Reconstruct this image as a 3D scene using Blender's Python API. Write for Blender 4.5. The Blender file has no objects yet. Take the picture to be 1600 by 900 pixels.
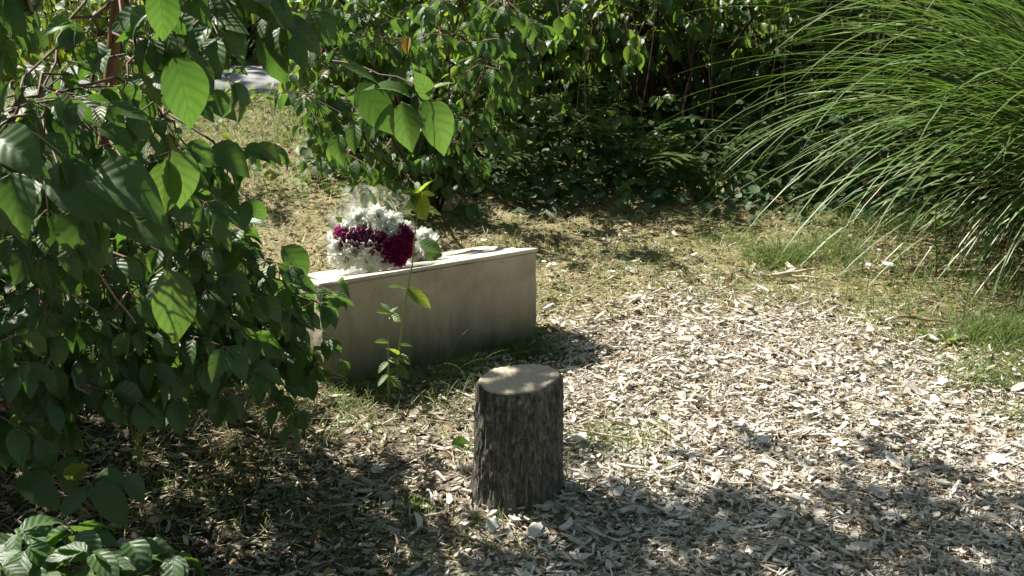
import bpy, math, random
import numpy as np
from mathutils import Vector, noise, Matrix

# ------------------------------------------------------------------ camera, light, exposure
sc = bpy.context.scene
col = sc.collection
F_PX, PITCH, CAM_H = 2198.0, math.radians(20.0), 1.63
cam_d = bpy.data.cameras.new('camera'); cam = bpy.data.objects.new('camera', cam_d); col.objects.link(cam)
cam_d.sensor_width = 36.0; cam_d.lens = 36.0 * F_PX / 1600.0
cam.location = (0, 0, CAM_H); cam.rotation_euler = (math.radians(90) - PITCH, 0, 0)
cam_d.clip_end = 900.0; cam_d.clip_start = 0.05
cam_d.dof.use_dof = True; cam_d.dof.focus_distance = 3.9; cam_d.dof.aperture_fstop = 14.0
sc.camera = cam
SUN = np.array([-.52, .43, .74]); SUN = SUN / np.linalg.norm(SUN)
sun_el = math.asin(SUN[2]); sun_az = math.atan2(SUN[0], SUN[1])      # azimuth measured from +Y towards +X
w = bpy.data.worlds.new('World'); sc.world = w; w.use_nodes = True
nt = w.node_tree; nt.nodes.clear()
wo = nt.nodes.new('ShaderNodeOutputWorld'); bg = nt.nodes.new('ShaderNodeBackground'); sky = nt.nodes.new('ShaderNodeTexSky')
sky.sky_type = 'NISHITA'; sky.sun_disc = False; sky.sun_elevation = sun_el; sky.sun_rotation = sun_az
sky.air_density = 1.0; sky.dust_density = 1.5; sky.ozone_density = 1.0
bg.inputs['Strength'].default_value = 0.05
nt.links.new(sky.outputs[0], bg.inputs[0]); nt.links.new(bg.outputs[0], wo.inputs[0])
sl = bpy.data.lights.new('sun', 'SUN'); so = bpy.data.objects.new('sun', sl); col.objects.link(so)
sl.energy = 5.0; sl.angle = math.radians(0.53); sl.color = (1.0, .955, .88)
so.rotation_euler = Vector(SUN).to_track_quat('Z', 'Y').to_euler(); so.location = (-6, 5, 9)
sc.view_settings.view_transform = 'Standard'; sc.view_settings.look = 'None'
sc.view_settings.exposure = 1.14; sc.view_settings.gamma = 1.0
try:
    sc.cycles.max_bounces = 8; sc.cycles.transparent_max_bounces = 12
    sc.cycles.transmission_bounces = 6; sc.cycles.diffuse_bounces = 4; sc.cycles.glossy_bounces = 2
    sc.cycles.caustics_reflective = False; sc.cycles.caustics_refractive = False
    sc.cycles.sample_clamp_indirect = 4.0
except Exception:
    pass

# ------------------------------------------------------------------ helpers
def at(px, py, D):
    """point seen at photo pixel (px,py) at horizontal distance D"""
    a = (px - 800) / F_PX; b = -(py - 450) / F_PX
    v = np.array([a, math.cos(PITCH) + b * math.sin(PITCH), -math.sin(PITCH) + b * math.cos(PITCH)])
    v = v * (D / v[1]); return v + np.array([0, 0, CAM_H])

def onground(px, py, z=0.0):
    a = (px - 800) / F_PX; b = -(py - 450) / F_PX
    v = np.array([a, math.cos(PITCH) + b * math.sin(PITCH), -math.sin(PITCH) + b * math.cos(PITCH)])
    v = v * ((z - CAM_H) / v[2]); return v + np.array([0, 0, CAM_H])

def nrm(v):
    v = np.asarray(v, float); return v / (np.linalg.norm(v, axis=-1, keepdims=True) + 1e-12)

def tag(o, label=None, cat=None, group=None, kind=None):
    if label: o['label'] = label
    if cat: o['category'] = cat
    if group: o['group'] = group
    if kind: o['kind'] = kind
    return o

def empty(name, loc, label, cat, group=None):
    o = bpy.data.objects.new(name, None); col.objects.link(o); o.location = [float(t) for t in loc]
    o.empty_display_size = .05
    return tag(o, label, cat, group)

class MB:
    """collects quads with uv and a per-face random number"""
    def __init__(s): s.V, s.F, s.U, s.A, s.n = [], [], [], [], 0
    def add(s, V, F, U=None, A=None):
        V = np.asarray(V, np.float32).reshape(-1, 3); F = np.asarray(F, np.int64).reshape(-1, 4)
        s.V.append(V); s.F.append(F + s.n); s.n += len(V)
        s.U.append(np.zeros((len(F) * 4, 2), np.float32) if U is None else np.asarray(U, np.float32).reshape(-1, 2))
        s.A.append(np.zeros(len(F), np.float32) if A is None else (np.full(len(F), A, np.float32) if np.isscalar(A) else np.asarray(A, np.float32)))
        return s
    def build(s, name, mat, parent=None, smooth=True):
        V = np.concatenate(s.V); F = np.concatenate(s.F); U = np.concatenate(s.U); A = np.concatenate(s.A)
        me = bpy.data.meshes.new(name)
        if parent is not None:
            V = V - np.array(parent_world(parent), np.float32)
        me.vertices.add(len(V)); me.vertices.foreach_set('co', V.ravel())
        me.loops.add(len(F) * 4); me.loops.foreach_set('vertex_index', F.ravel().astype(np.int32))
        me.polygons.add(len(F)); me.polygons.foreach_set('loop_start', np.arange(0, len(F) * 4, 4, dtype=np.int32))
        try: me.polygons.foreach_set('loop_total', np.full(len(F), 4, np.int32))
        except Exception: pass
        me.polygons.foreach_set('use_smooth', np.full(len(F), smooth, bool))
        uv = me.uv_layers.new(name='UVMap'); uv.data.foreach_set('uv', U.ravel())
        at_ = me.attributes.new('rnd', 'FLOAT', 'FACE'); at_.data.foreach_set('value', A)
        me.materials.append(mat); me.update(calc_edges=True); me.validate()
        o = bpy.data.objects.new(name, me); col.objects.link(o)
        if parent is not None: o.parent = parent
        return o

def parent_world(p):
    x = Vector((0, 0, 0))
    while p is not None: x = x + p.location; p = p.parent
    return tuple(x)

def grid_faces(nu, nv, wrap=False):
    F = []
    m = nv if wrap else nv + 1
    for i in range(nu):
        for j in range(nv):
            j2 = (j + 1) % m if wrap else j + 1
            F.append((i * m + j, i * m + j2, (i + 1) * m + j2, (i + 1) * m + j))
    return np.array(F)

def tube(mb, pts, radii, sides=6, A=0.0, cap=True):
    pts = np.asarray(pts, float); n = len(pts); radii = np.broadcast_to(np.asarray(radii, float), (n,))
    T = np.gradient(pts, axis=0); T = nrm(T)
    ref = np.array([0, 0, 1.]) if abs(T[0][2]) < .9 else np.array([1., 0, 0])
    X = nrm(np.cross(T, ref)); Y = np.cross(T, X)
    ang = np.arange(sides) * 2 * math.pi / sides
    V = pts[:, None] + radii[:, None, None] * (X[:, None] * np.cos(ang)[None, :, None] + Y[:, None] * np.sin(ang)[None, :, None])
    V = V.reshape(-1, 3); F = grid_faces(n - 1, sides, True)
    L = np.concatenate([[0], np.cumsum(np.linalg.norm(np.diff(pts, axis=0), axis=1))])
    U = np.array([[L[f // sides], (f % sides) / sides] for q in F for f in q])
    mb.add(V, F, U, A)

def instance(mb, tpl, pos, X, Z, scale, A, stretch=None):
    """put copies of a template (V,F,U) at pos, local x along X, local z near Z"""
    V, F, U = tpl; N = len(pos)
    if N == 0: return
    X = nrm(X); Z = np.asarray(Z, float); Z = nrm(Z - (Z * X).sum(1, keepdims=True) * X); Y = np.cross(Z, X)
    s = np.asarray(scale, float).reshape(N, -1)
    if s.shape[1] == 1: s = np.repeat(s, 3, 1)
    L = V[None] * s[:, None, :]
    W = pos[:, None] + L[..., 0:1] * X[:, None] + L[..., 1:2] * Y[:, None] + L[..., 2:3] * Z[:, None]
    k = len(V); FF = (F[None] + (np.arange(N) * k)[:, None, None]).reshape(-1, 4)
    mb.add(W.reshape(-1, 3), FF, np.tile(U, (N, 1)), np.repeat(np.asarray(A, np.float32), len(F)))

def leaf_tpl(nu, nv, wid=.33, fold=.18, droop=.25, rib=.012, twist=0., power=(.62, .85), nribs=6, tip=.12, wave=.0, seed=0):
    """unit-length leaf along +x, nv columns each side"""
    u = np.linspace(0, 1, nu + 1); v = np.linspace(-1, 1, 2 * nv + 1)
    Uu, Vv = np.meshgrid(u, v, indexing='ij')
    a, b = power; prof = np.clip(Uu, 1e-4, 1) ** a * np.clip(1 - Uu, 0, 1) ** b
    pk = (a / (a + b)) ** a * (b / (a + b)) ** b
    W = wid * prof / pk * (1 - tip * np.clip((Uu - .72) / .28, 0, 1)) + .004
    y = Vv * W; av = np.abs(Vv)
    ph = 2 * math.pi * nribs * (Uu - .33 * av * (1 - .3 * Uu))
    z = fold * av * W - droop * Uu ** 2 * .6 + rib * np.cos(ph) * av ** .5 * prof / pk + wave * np.sin(ph * .5 + seed) * av ** 2 * prof / pk
    x = Uu - .12 * droop * Uu ** 3
    y2 = y * np.cos(twist * Uu) ; z = z + y * np.sin(twist * Uu)
    V = np.stack([x, y2, z], -1).reshape(-1, 3)
    F = grid_faces(nu, 2 * nv); UV = np.stack([Uu, Vv * .5 + .5], -1).reshape(-1, 2)
    return V, F, UV[F.ravel()]

# ------------------------------------------------------------------ materials
def new_mat(name):
    m = bpy.data.materials.new(name); m.use_nodes = True; t = m.node_tree; t.nodes.clear(); return m, t
def N(t, typ, **kw):
    n = t.nodes.new('ShaderNode' + typ)
    for k, v in kw.items(): setattr(n, k, v)
    return n
def lk(t, a, b): t.links.new(a, b)
def ramp(t, stops, fac=None, mode='LINEAR'):
    r = N(t, 'ValToRGB'); r.color_ramp.interpolation = mode; e = r.color_ramp.elements
    while len(e) < len(stops): e.new(.5)
    for q, (p, c) in zip(e, stops): q.position = p; q.color = (c[0], c[1], c[2], 1)
    if fac is not None: lk(t, fac, r.inputs[0])
    return r
def mth(t, op, a, b=None, clamp=False):
    m = N(t, 'Math', operation=op); m.use_clamp = clamp
    for i, q in enumerate((a, b)):
        if q is None: continue
        if isinstance(q, (int, float)): m.inputs[i].default_value = q
        else: lk(t, q, m.inputs[i])
    return m.outputs[0]
def mixc(t, f, a, b, blend='MIX'):
    m = N(t, 'MixRGB', blend_type=blend)
    for i, q in enumerate((f, a, b)):
        if isinstance(q, (int, float)): m.inputs[i].default_value = q
        elif isinstance(q, tuple): m.inputs[i].default_value = (q[0], q[1], q[2], 1)
        else: lk(t, q, m.inputs[i])
    return m.outputs[0]
def noisetex(t, scale, detail=4, rough=.55, vec=None, dist=0.):
    n = N(t, 'TexNoise'); n.inputs['Scale'].default_value = scale; n.inputs['Detail'].default_value = detail
    n.inputs['Roughness'].default_value = rough; n.inputs['Distortion'].default_value = dist
    if vec is not None: lk(t, vec, n.inputs['Vector'])
    return n.outputs[0]

def leaf_mat(name, stops, trans=(.22, .42, .03), tfac=.38, rough=.42, nribs=6., vein=1.0, spec=.5):
    m, t = new_mat(name)
    at_ = N(t, 'Attribute'); at_.attribute_name = 'rnd'; rnd = at_.outputs['Fac']
    base = ramp(t, stops, rnd).outputs[0]
    uv = N(t, 'UVMap'); sp = N(t, 'SeparateXYZ'); lk(t, uv.outputs[0], sp.inputs[0])
    av = mth(t, 'MULTIPLY', mth(t, 'ABSOLUTE', mth(t, 'SUBTRACT', sp.outputs[1], .5)), 2.0)
    mid = mth(t, 'SUBTRACT', 1.0, mth(t, 'MULTIPLY', av, 14.0), True)
    ph = mth(t, 'MULTIPLY', mth(t, 'SUBTRACT', sp.outputs[0], mth(t, 'MULTIPLY', av, .30)), 2 * math.pi * nribs)
    ribs = mth(t, 'POWER', mth(t, 'MULTIPLY', mth(t, 'ADD', mth(t, 'COSINE', ph), 1.0), .5), 7.0)
    v = mth(t, 'MAXIMUM', mth(t, 'MULTIPLY', ribs, .55), mid)
    oc = N(t, 'TexCoord').outputs['Object']; blot = noisetex(t, 45, 3, .55, oc)
    c = mixc(t, mth(t, 'MULTIPLY', v, .35 * vein), base, (.16, .27, .07))
    c = mixc(t, mth(t, 'MULTIPLY', mth(t, 'SUBTRACT', blot, .35, True), .7), c, (.03, .055, .012))
    spots = noisetex(t, 55, 4, .75, oc, .4)
    c = mixc(t, mth(t, 'MULTIPLY', mth(t, 'SUBTRACT', spots, .66, True), 9.0, True), c, (.16, .11, .035))
    c = mixc(t, mth(t, 'MULTIPLY', mth(t, 'GREATER_THAN', rnd, .965), .6), c, (.28, .24, .03))
    geo = N(t, 'NewGeometry')
    c = mixc(t, mth(t, 'MULTIPLY', geo.outputs['Backfacing'], .35), c, (.13, .2, .08))
    p = N(t, 'BsdfPrincipled'); lk(t, c, p.inputs['Base Color'])
    p.inputs['Roughness'].default_value = rough; p.inputs['Specular IOR Level'].default_value = spec
    bmp = N(t, 'Bump'); bmp.inputs['Strength'].default_value = .45 * vein; bmp.inputs['Distance'].default_value = .0015
    lk(t, mth(t, 'ADD', mth(t, 'MULTIPLY', mth(t, 'COSINE', ph), -.5), mth(t, 'MULTIPLY', blot, .5)), bmp.inputs['Height']); lk(t, bmp.outputs[0], p.inputs['Normal'])
    tr = N(t, 'BsdfTranslucent')
    tc = mixc(t, mth(t, 'ADD', mth(t, 'MULTIPLY', v, .55), mth(t, 'MULTIPLY', mth(t, 'ADD', mth(t, 'COSINE', ph), 1.0), .09 * vein), True), mixc(t, rnd, trans, (trans[0] * 1.5, trans[1] * 1.15, trans[2] * 1.6)), (trans[0] * .5, trans[1] * .5, trans[2] * .5))
    lk(t, tc, tr.inputs[0])
    mx = N(t, 'MixShader'); mx.inputs[0].default_value = tfac
    lk(t, p.outputs[0], mx.inputs[1]); lk(t, tr.outputs[0], mx.inputs[2])
    o = N(t, 'OutputMaterial'); lk(t, mx.outputs[0], o.inputs[0]); return m

def simple_mat(name, stops, rough=.7, nscale=30., bump=.3, bdist=.002, spec=.3, tfac=0., trans=(.3, .3, .1), obj=True, stretch=None):
    """colour from the per-face random number, broken up by noise"""
    m, t = new_mat(name)
    at_ = N(t, 'Attribute'); at_.attribute_name = 'rnd'
    tc = N(t, 'TexCoord'); vec = tc.outputs['Object']
    if stretch:
        mp = N(t, 'Mapping'); mp.inputs['Scale'].default_value = stretch; lk(t, vec, mp.inputs[0]); vec = mp.outputs[0]
    nz = noisetex(t, nscale, 5, .6, vec)
    f = mth(t, 'ADD', at_.outputs['Fac'], mth(t, 'MULTIPLY', mth(t, 'SUBTRACT', nz, .5), .6), True)
    c = ramp(t, stops, f).outputs[0]
    p = N(t, 'BsdfPrincipled'); lk(t, c, p.inputs['Base Color']); p.inputs['Roughness'].default_value = rough
    p.inputs['Specular IOR Level'].default_value = spec
    b = N(t, 'Bump'); b.inputs['Strength'].default_value = bump; b.inputs['Distance'].default_value = bdist
    lk(t, nz, b.inputs['Height']); lk(t, b.outputs[0], p.inputs['Normal'])
    o = N(t, 'OutputMaterial')
    if tfac > 0:
        tr = N(t, 'BsdfTranslucent'); tr.inputs[0].default_value = (*trans, 1); mx = N(t, 'MixShader'); mx.inputs[0].default_value = tfac
        lk(t, p.outputs[0], mx.inputs[1]); lk(t, tr.outputs[0], mx.inputs[2]); lk(t, mx.outputs[0], o.inputs[0])
    else: lk(t, p.outputs[0], o.inputs[0])
    return m

M = {}
M['dogwood'] = leaf_mat('dogwood_leaf', [(0, (.022, .062, .014)), (.6, (.036, .095, .02)), (1, (.06, .13, .026))], trans=(.13, .30, .03), tfac=.36, rough=.48, spec=.55, nribs=6.)
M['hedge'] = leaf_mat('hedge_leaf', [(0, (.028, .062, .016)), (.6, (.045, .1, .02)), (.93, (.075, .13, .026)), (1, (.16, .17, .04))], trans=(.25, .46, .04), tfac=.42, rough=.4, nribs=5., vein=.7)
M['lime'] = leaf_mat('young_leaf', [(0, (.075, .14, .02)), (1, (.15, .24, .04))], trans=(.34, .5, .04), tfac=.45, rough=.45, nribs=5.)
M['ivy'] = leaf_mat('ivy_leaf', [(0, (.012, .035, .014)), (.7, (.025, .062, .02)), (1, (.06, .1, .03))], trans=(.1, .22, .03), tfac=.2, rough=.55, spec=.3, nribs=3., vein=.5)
M['dead_leaf'] = leaf_mat('dead_leaf', [(0, (.42, .21, .03)), (1, (.55, .3, .05))], trans=(.6, .35, .04), tfac=.4, rough=.6)
M['blade'] = simple_mat('grass_blade', [(0, (.055, .11, .022)), (.5, (.11, .19, .045)), (.8, (.2, .27, .09)), (1, (.36, .36, .2))], rough=.43, nscale=9, bump=.0, spec=.55, tfac=.24, trans=(.2, .36, .05))
M['turf'] = simple_mat('turf_blade', [(0, (.07, .13, .025)), (.35, (.12, .19, .045)), (.55, (.36, .33, .16)), (1, (.6, .52, .35))], rough=.6, nscale=20, bump=.1, spec=.3, tfac=.3, trans=(.35, .42, .08))
M['straw'] = simple_mat('straw', [(0, (.2, .14, .08)), (.4, (.42, .33, .2)), (1, (.62, .54, .38))], rough=.7, nscale=20, bump=.1, spec=.2, tfac=.12, trans=(.5, .4, .2))
M['litter'] = simple_mat('leaf_litter', [(0, (.05, .03, .018)), (.4, (.17, .1, .05)), (.75, (.34, .24, .13)), (1, (.5, .42, .3))], rough=.6, nscale=40, bump=.3, tfac=.15, trans=(.4, .25, .1))
M['chip'] = simple_mat('wood_chip', [(0, (.05, .034, .022)), (.1, (.16, .1, .06)), (.2, (.33, .27, .2)), (.5, (.53, .485, .41)), (.8, (.65, .61, .53)), (1, (.75, .72, .65))], rough=.8, nscale=90, bump=.5, bdist=.002, spec=.2, stretch=(1, 1, 1))
M['twig'] = simple_mat('twig_bark', [(0, (.06, .035, .022)), (.5, (.13, .08, .05)), (1, (.36, .25, .19))], rough=.6, nscale=60, bump=.3)
M['trunk'] = simple_mat('trunk_bark', [(0, (.13, .06, .03)), (.5, (.24, .11, .055)), (1, (.36, .2, .11))], rough=.7, nscale=25, bump=.6, bdist=.004, stretch=(1, 1, .25))
M['stem'] = simple_mat('green_stem', [(0, (.12, .2, .04)), (1, (.26, .32, .09))], rough=.5, nscale=30, bump=.1)

# ------------------------------------------------------------------ ground
def chipzone(x, y):
    """1 where wood chips lie, 0 where the dry lawn is"""
    x = np.asarray(x, float); y = np.asarray(y, float)
    edge = np.interp(x, [-3, -1.2, -.5, .1, .45, .9, 1.2, 1.6, 2.2], [3.4, 3.5, 3.75, 4.12, 4.28, 4.24, 4.02, 3.5, 3.0])
    n = np.sin(x * 5.1 + y * 2.3) * .07 + np.sin(x * 11.7 - y * 7.1 + 1.3) * .05 + np.sin(x * 23 + y * 19) * .03
    return 1 / (1 + np.exp(-(edge + n - y) / .13))

def gh(x, y):
    x = np.asarray(x, float); y = np.asarray(y, float)
    far = np.clip((np.hypot(x, y - 4) - 12) / 30, 0, 1)
    h = .012 * np.sin(x * 2.1 + .5) * np.cos(y * 1.7) + .006 * np.sin(x * 6.3 + y * 4.1) + .004 * np.sin(x * 13 - y * 11)
    h = h + .03 * np.exp(-((x - .03) ** 2 + (y - 2.99) ** 2) / .05)
    return h * (1 - far)

def axis(lo, hi, step, far):
    a = np.arange(lo, hi + 1e-6, step); L, R_ = [], []
    s = step; p = hi
    while p < far: s *= 1.35; p += s; R_.append(p)
    s = step; p = lo
    while p > -far: s *= 1.35; p -= s; L.append(p)
    return np.array(L[::-1] + list(a) + R_)

xs = axis(-3.2, 3.6, .035, 400.); ys = axis(1.2, 9.0, .035, 400.)
GX, GY = np.meshgrid(xs, ys, indexing='ij')
near = (GX > -3.3) & (GX < 3.7) & (GY > 1.1) & (GY < 9.1)
rg = np.random.default_rng(5)
GZ = gh(GX, GY) + np.where(near, rg.normal(0, .003, GX.shape), 0)
gm, t = new_mat('soil_and_litter')
geo = N(t, 'NewGeometry'); pos = geo.outputs['Position']
at_ = N(t, 'Attribute'); at_.attribute_name = 'rnd'
n1 = noisetex(t, 4.5, 6, .65, pos); n2 = noisetex(t, 70, 5, .7, pos); n3 = noisetex(t, 1.1, 4, .6, pos)
litter = ramp(t, [(.3, (.07, .048, .03)), (.46, (.19, .155, .115)), (.6, (.38, .33, .26)), (.75, (.52, .47, .39))], n2).outputs[0]
lawn = ramp(t, [(.28, (.1, .1, .035)), (.45, (.2, .18, .08)), (.6, (.33, .27, .16)), (.75, (.42, .36, .24))], mth(t, 'ADD', mth(t, 'MULTIPLY', n2, .6), mth(t, 'MULTIPLY', n1, .4))).outputs[0]
meadow = ramp(t, [(.3, (.04, .08, .018)), (.7, (.1, .15, .04))], n3).outputs[0]
rr = ramp(t, [(0, (0, 0, 0)), (1, (1, 1, 1))], at_.outputs['Fac']).outputs[0]
c = mixc(t, rr, lawn, litter)
sp = N(t, 'SeparateXYZ'); lk(t, pos, sp.inputs[0])
c = mixc(t, mth(t, 'MULTIPLY', mth(t, 'SUBTRACT', sp.outputs[1], 7.0), .3, True), c, meadow)
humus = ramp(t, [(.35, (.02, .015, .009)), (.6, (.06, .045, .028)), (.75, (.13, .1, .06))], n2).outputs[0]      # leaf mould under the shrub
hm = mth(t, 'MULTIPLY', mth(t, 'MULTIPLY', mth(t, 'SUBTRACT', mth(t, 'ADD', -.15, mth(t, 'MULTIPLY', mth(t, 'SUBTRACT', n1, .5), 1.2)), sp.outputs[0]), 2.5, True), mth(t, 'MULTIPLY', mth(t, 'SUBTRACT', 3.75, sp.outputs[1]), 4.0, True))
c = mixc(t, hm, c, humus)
p = N(t, 'BsdfPrincipled'); lk(t, c, p.inputs['Base Color']); p.inputs['Roughness'].default_value = .9; p.inputs['Specular IOR Level'].default_value = .15
b = N(t, 'Bump'); b.inputs['Strength'].default_value = .8; b.inputs['Distance'].default_value = .01; lk(t, n2, b.inputs['Height']); lk(t, b.outputs[0], p.inputs['Normal'])
o = N(t, 'OutputMaterial'); lk(t, p.outputs[0], o.inputs[0])
mb = MB(); F = grid_faces(len(xs) - 1, len(ys) - 1)[:, ::-1]
V = np.stack([GX, GY, GZ], -1).reshape(-1, 3); fc = V[F].mean(1)
mb.add(V, F, None, chipzone(fc[:, 0], fc[:, 1]))
tag(mb.build('ground', gm), 'bare soil under the wood chips and the dry lawn', 'ground', kind='structure')

# path behind the shrubs, pale gravelly asphalt
pm, t = new_mat('path_asphalt'); pos = N(t, 'NewGeometry').outputs['Position']
n2 = noisetex(t, 120, 4, .7, pos); n1 = noisetex(t, 2.5, 4, .6, pos)
c = mixc(t, mth(t, 'MULTIPLY', n1, .4), ramp(t, [(.3, (.18, .18, .19)), (.7, (.4, .4, .41))], n2).outputs[0], (.3, .29, .27))
p = N(t, 'BsdfPrincipled'); lk(t, c, p.inputs['Base Color']); p.inputs['Roughness'].default_value = .85
b = N(t, 'Bump'); b.inputs['Strength'].default_value = .5; b.inputs['Distance'].default_value = .004; lk(t, n2, b.inputs['Height']); lk(t, b.outputs[0], p.inputs['Normal'])
o = N(t, 'OutputMaterial'); lk(t, p.outputs[0], o.inputs[0])
mb = MB(); nx = 60; X = np.linspace(-12, 10, nx + 1)
e0 = 7.62 + .02 * X + .03 * np.sin(X * 1.7) ; e1 = e0 + .62
prof = [(-.02, e0), (.035, e0 + .015), (.045, e0 + .25), (.045, e1 - .25), (.035, e1 - .015), (-.02, e1)]
V = np.stack([np.stack([X, yy, np.full(nx + 1, zz)], -1) for zz, yy in prof], 1).reshape(-1, 3)
mb.add(V, grid_faces(nx, 5)[:, ::-1])
tag(mb.build('path', pm), 'pale grey path crossing behind the left shrub', 'path', kind='structure')

# ------------------------------------------------------------------ wood chips
rng = np.random.default_rng(11)
def chip_tpl(seed):
    r = np.random.default_rng(seed)
    # outline of a split chip: 6 points, thin, slightly curved
    a = np.array([[-.5, -.16], [-.12, -.25], [.34, -.2], [.5, .1], [.1, .24], [-.46, .14]]) + r.normal(0, .075, (6, 2)); a[:, 1] *= r.uniform(.7, 1.1); a[:, 1] += a[:, 0] * r.uniform(-.3, .3)
    if seed % 3 == 0: a[3] += (.12, .05)
    cz = r.uniform(-.12, .12)
    top = np.c_[a, .5 + cz * (a[:, :1] * 2) ** 2 * 4 + r.normal(0, .1, (6, 1))]; bot = np.c_[a * .9, np.full(6, -.5)]
    V = np.r_[top, bot]
    F = [[0, 1, 2, 5], [2, 3, 4, 5]]
    for i in range(6): F.append([i, i + 6, (i + 1) % 6 + 6, (i + 1) % 6])
    F = np.array(F); return V, F, np.zeros((len(F) * 4, 2))
chips = [chip_tpl(i) for i in range(7)]
def in_view(x, y, m=.25): return (np.abs(x) < y * .375 + m)
def scatter(n, x0, x1, y0, y1, rng, bias=1.0):
    x = rng.uniform(x0, x1, n); y = y0 + (y1 - y0) * rng.uniform(0, 1, n) ** bias
    k = in_view(x, y, .6); return x[k], y[k]
STUMP = np.array([.012, 2.99])
x, y = scatter(190000, -2.6, 2.8, 1.5, 5.2, rng, 1.15)
k = rng.uniform(0, 1, len(x)) < chipzone(x, y) * np.interp(x, [-1.6, -.7, -.1, .2, 3], [.05, .13, .45, 1, 1]) + .02
k &= np.hypot(x - STUMP[0], y - STUMP[1]) > .098
k &= ~((x < .08) & (x > -.72) & (y > 3.66 + (x + .5) * .5) & (y < 4.4))
x, y = x[k], y[k]; n = len(x)
mb = MB(); L = rng.lognormal(math.log(.0145), .5, n).clip(.005, .055); which = rng.integers(0, 7, n)
splinter = rng.uniform(0, 1, n) < .55; L = np.where(splinter, L * 1.35, L)
wd = np.where(splinter, rng.uniform(.08, .25, n), rng.uniform(.3, .75, n)) * L
th = rng.uniform(.0015, .004, n); az = rng.uniform(0, 2 * math.pi, n)
tilt = rng.normal(0, .24, n); Xd = np.stack([np.cos(az), np.sin(az), np.sin(tilt)], 1)
Zd = np.stack([rng.normal(0, .24, n), rng.normal(0, .24, n), np.ones(n)], 1)
z = gh(x, y) + rng.uniform(0, 1, n) ** 1.5 * .016 + .002 + np.abs(np.sin(tilt)) * L * .3
shade = rng.beta(2.6, 1.7, n) * np.interp(x, [-1.2, -.25, .0], [.35, .62, 1])  # chip tone darkens to the left: the shrub's shade put into the colour
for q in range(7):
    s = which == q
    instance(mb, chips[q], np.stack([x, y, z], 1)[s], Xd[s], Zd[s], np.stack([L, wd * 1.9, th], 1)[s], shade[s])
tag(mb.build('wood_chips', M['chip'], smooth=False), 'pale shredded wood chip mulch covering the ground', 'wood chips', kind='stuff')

# ------------------------------------------------------------------ blades: turf, dry straw
def blade_set(mb, x, y, z, L, wd, az, lean, bend, A, seg=2):
    """thin tapered strips that start leaning by `lean` and bend further over"""
    n = len(x); P = [np.stack([x, y, z], 1)]; h = np.stack([np.cos(az), np.sin(az), np.zeros(n)], 1)
    for i in range(seg):
        e = lean - bend * (i + .5) / seg
        d = h * np.cos(e)[:, None] + np.array([0, 0, 1.]) * np.sin(e)[:, None]
        P.append(P[-1] + d * (L / seg)[:, None])
    side = np.stack([-np.sin(az), np.cos(az), np.zeros(n)], 1)
    V = []
    for i, q in enumerate(P):
        ww = wd * (1 - .85 * (i / seg) ** 1.3) * .5
        V += [q - side * ww[:, None], q + side * ww[:, None]]
    V = np.stack(V, 1).reshape(-1, 3); m = 2 * (seg + 1)
    f = np.array([[2 * i, 2 * i + 1, 2 * i + 3, 2 * i + 2] for i in range(seg)])
    FF = (f[None] + (np.arange(n) * m)[:, None, None]).reshape(-1, 4)
    mb.add(V, FF, None, np.repeat(A, seg))

def off_stone(x, y):   # outside the block's foot
    d = np.array([.89, .456]); nn = np.array([-.456, .89]); q = np.stack([x - .075, y - 3.97], 1)
    a = q @ d; b_ = q @ nn
    return ~((a > -.70) & (a < .0) & (b_ > .0) & (b_ < .38))
def patch(x, y, s=1.): return .5 + .25 * np.sin(x * 3.1 * s + 1 + np.sin(y * 2.2 * s)) + .25 * np.sin(y * 4.3 * s + x * 1.9 * s)

x, y = scatter(240000, -3.4, 3.6, 3.2, 8.4, rng, 1.3)
k = (rng.uniform(0, 1, len(x)) > chipzone(x, y) * .97) & off_stone(x, y) & ~((y > 7.55) & (x > -4))
x, y = x[k], y[k]; n = len(x); pt_ = patch(x, y)
lush = np.clip((y - 5.2) / 1.2, 0, 1) * np.clip((-.3 - x) / .6, 0, 1)        # greener towards the path on the left
lush = np.maximum(lush, np.clip((x - .65) / .5, 0, 1) * .75)
green = rng.uniform(0, 1, n) < (.14 + .3 * (pt_ > .6) + .2 * (patch(x, y, 3.7) > .6) + .5 * lush)
cell = np.sin(np.floor(x / .022) * 12.9898 + np.floor(y / .03) * 78.233) * 43758.5453; cell = cell - np.floor(cell)
A = np.where(green, .4 * cell * rng.uniform(.3, 1, n), .42 + .58 * (cell * .7 + rng.uniform(0, .3, n)))
mb = MB(); L = rng.uniform(.02, .075, n) * np.where(green, 1.0, .9); L *= 1 + .5 * lush
blade_set(mb, x, y, gh(x, y) - .002, L, rng.uniform(.0018, .0042, n) * (1 + .1 * (y - 4)), rng.uniform(0, 6.283, n),
          np.where(green, rng.uniform(.3, 1.3, n), rng.uniform(.0, .7, n)), rng.uniform(.2, 1.3, n), A)
tag(mb.build('lawn_grass', M['turf']), 'short half dried grass of the lawn behind the stone', 'grass', kind='stuff')

x, y = scatter(42000, -2.6, 2.9, 1.7, 7.4, rng, 1.1)
k = off_stone(x, y) & (np.hypot(x - STUMP[0], y - STUMP[1]) > .12); x, y = x[k], y[k]; n = len(x)
mb = MB(); blade_set(mb, x, y, gh(x, y) + rng.uniform(.003, .02, n), rng.uniform(.03, .12, n), rng.uniform(.0012, .0028, n),
                     rng.uniform(0, 6.283, n), rng.uniform(-.05, .3, n), rng.uniform(0, .5, n), rng.uniform(.1, 1, n), seg=3)
tag(mb.build('straw_litter', M['straw']), 'dry stalks and thin splinters strewn over chips and lawn', 'straw', kind='stuff')

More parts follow.
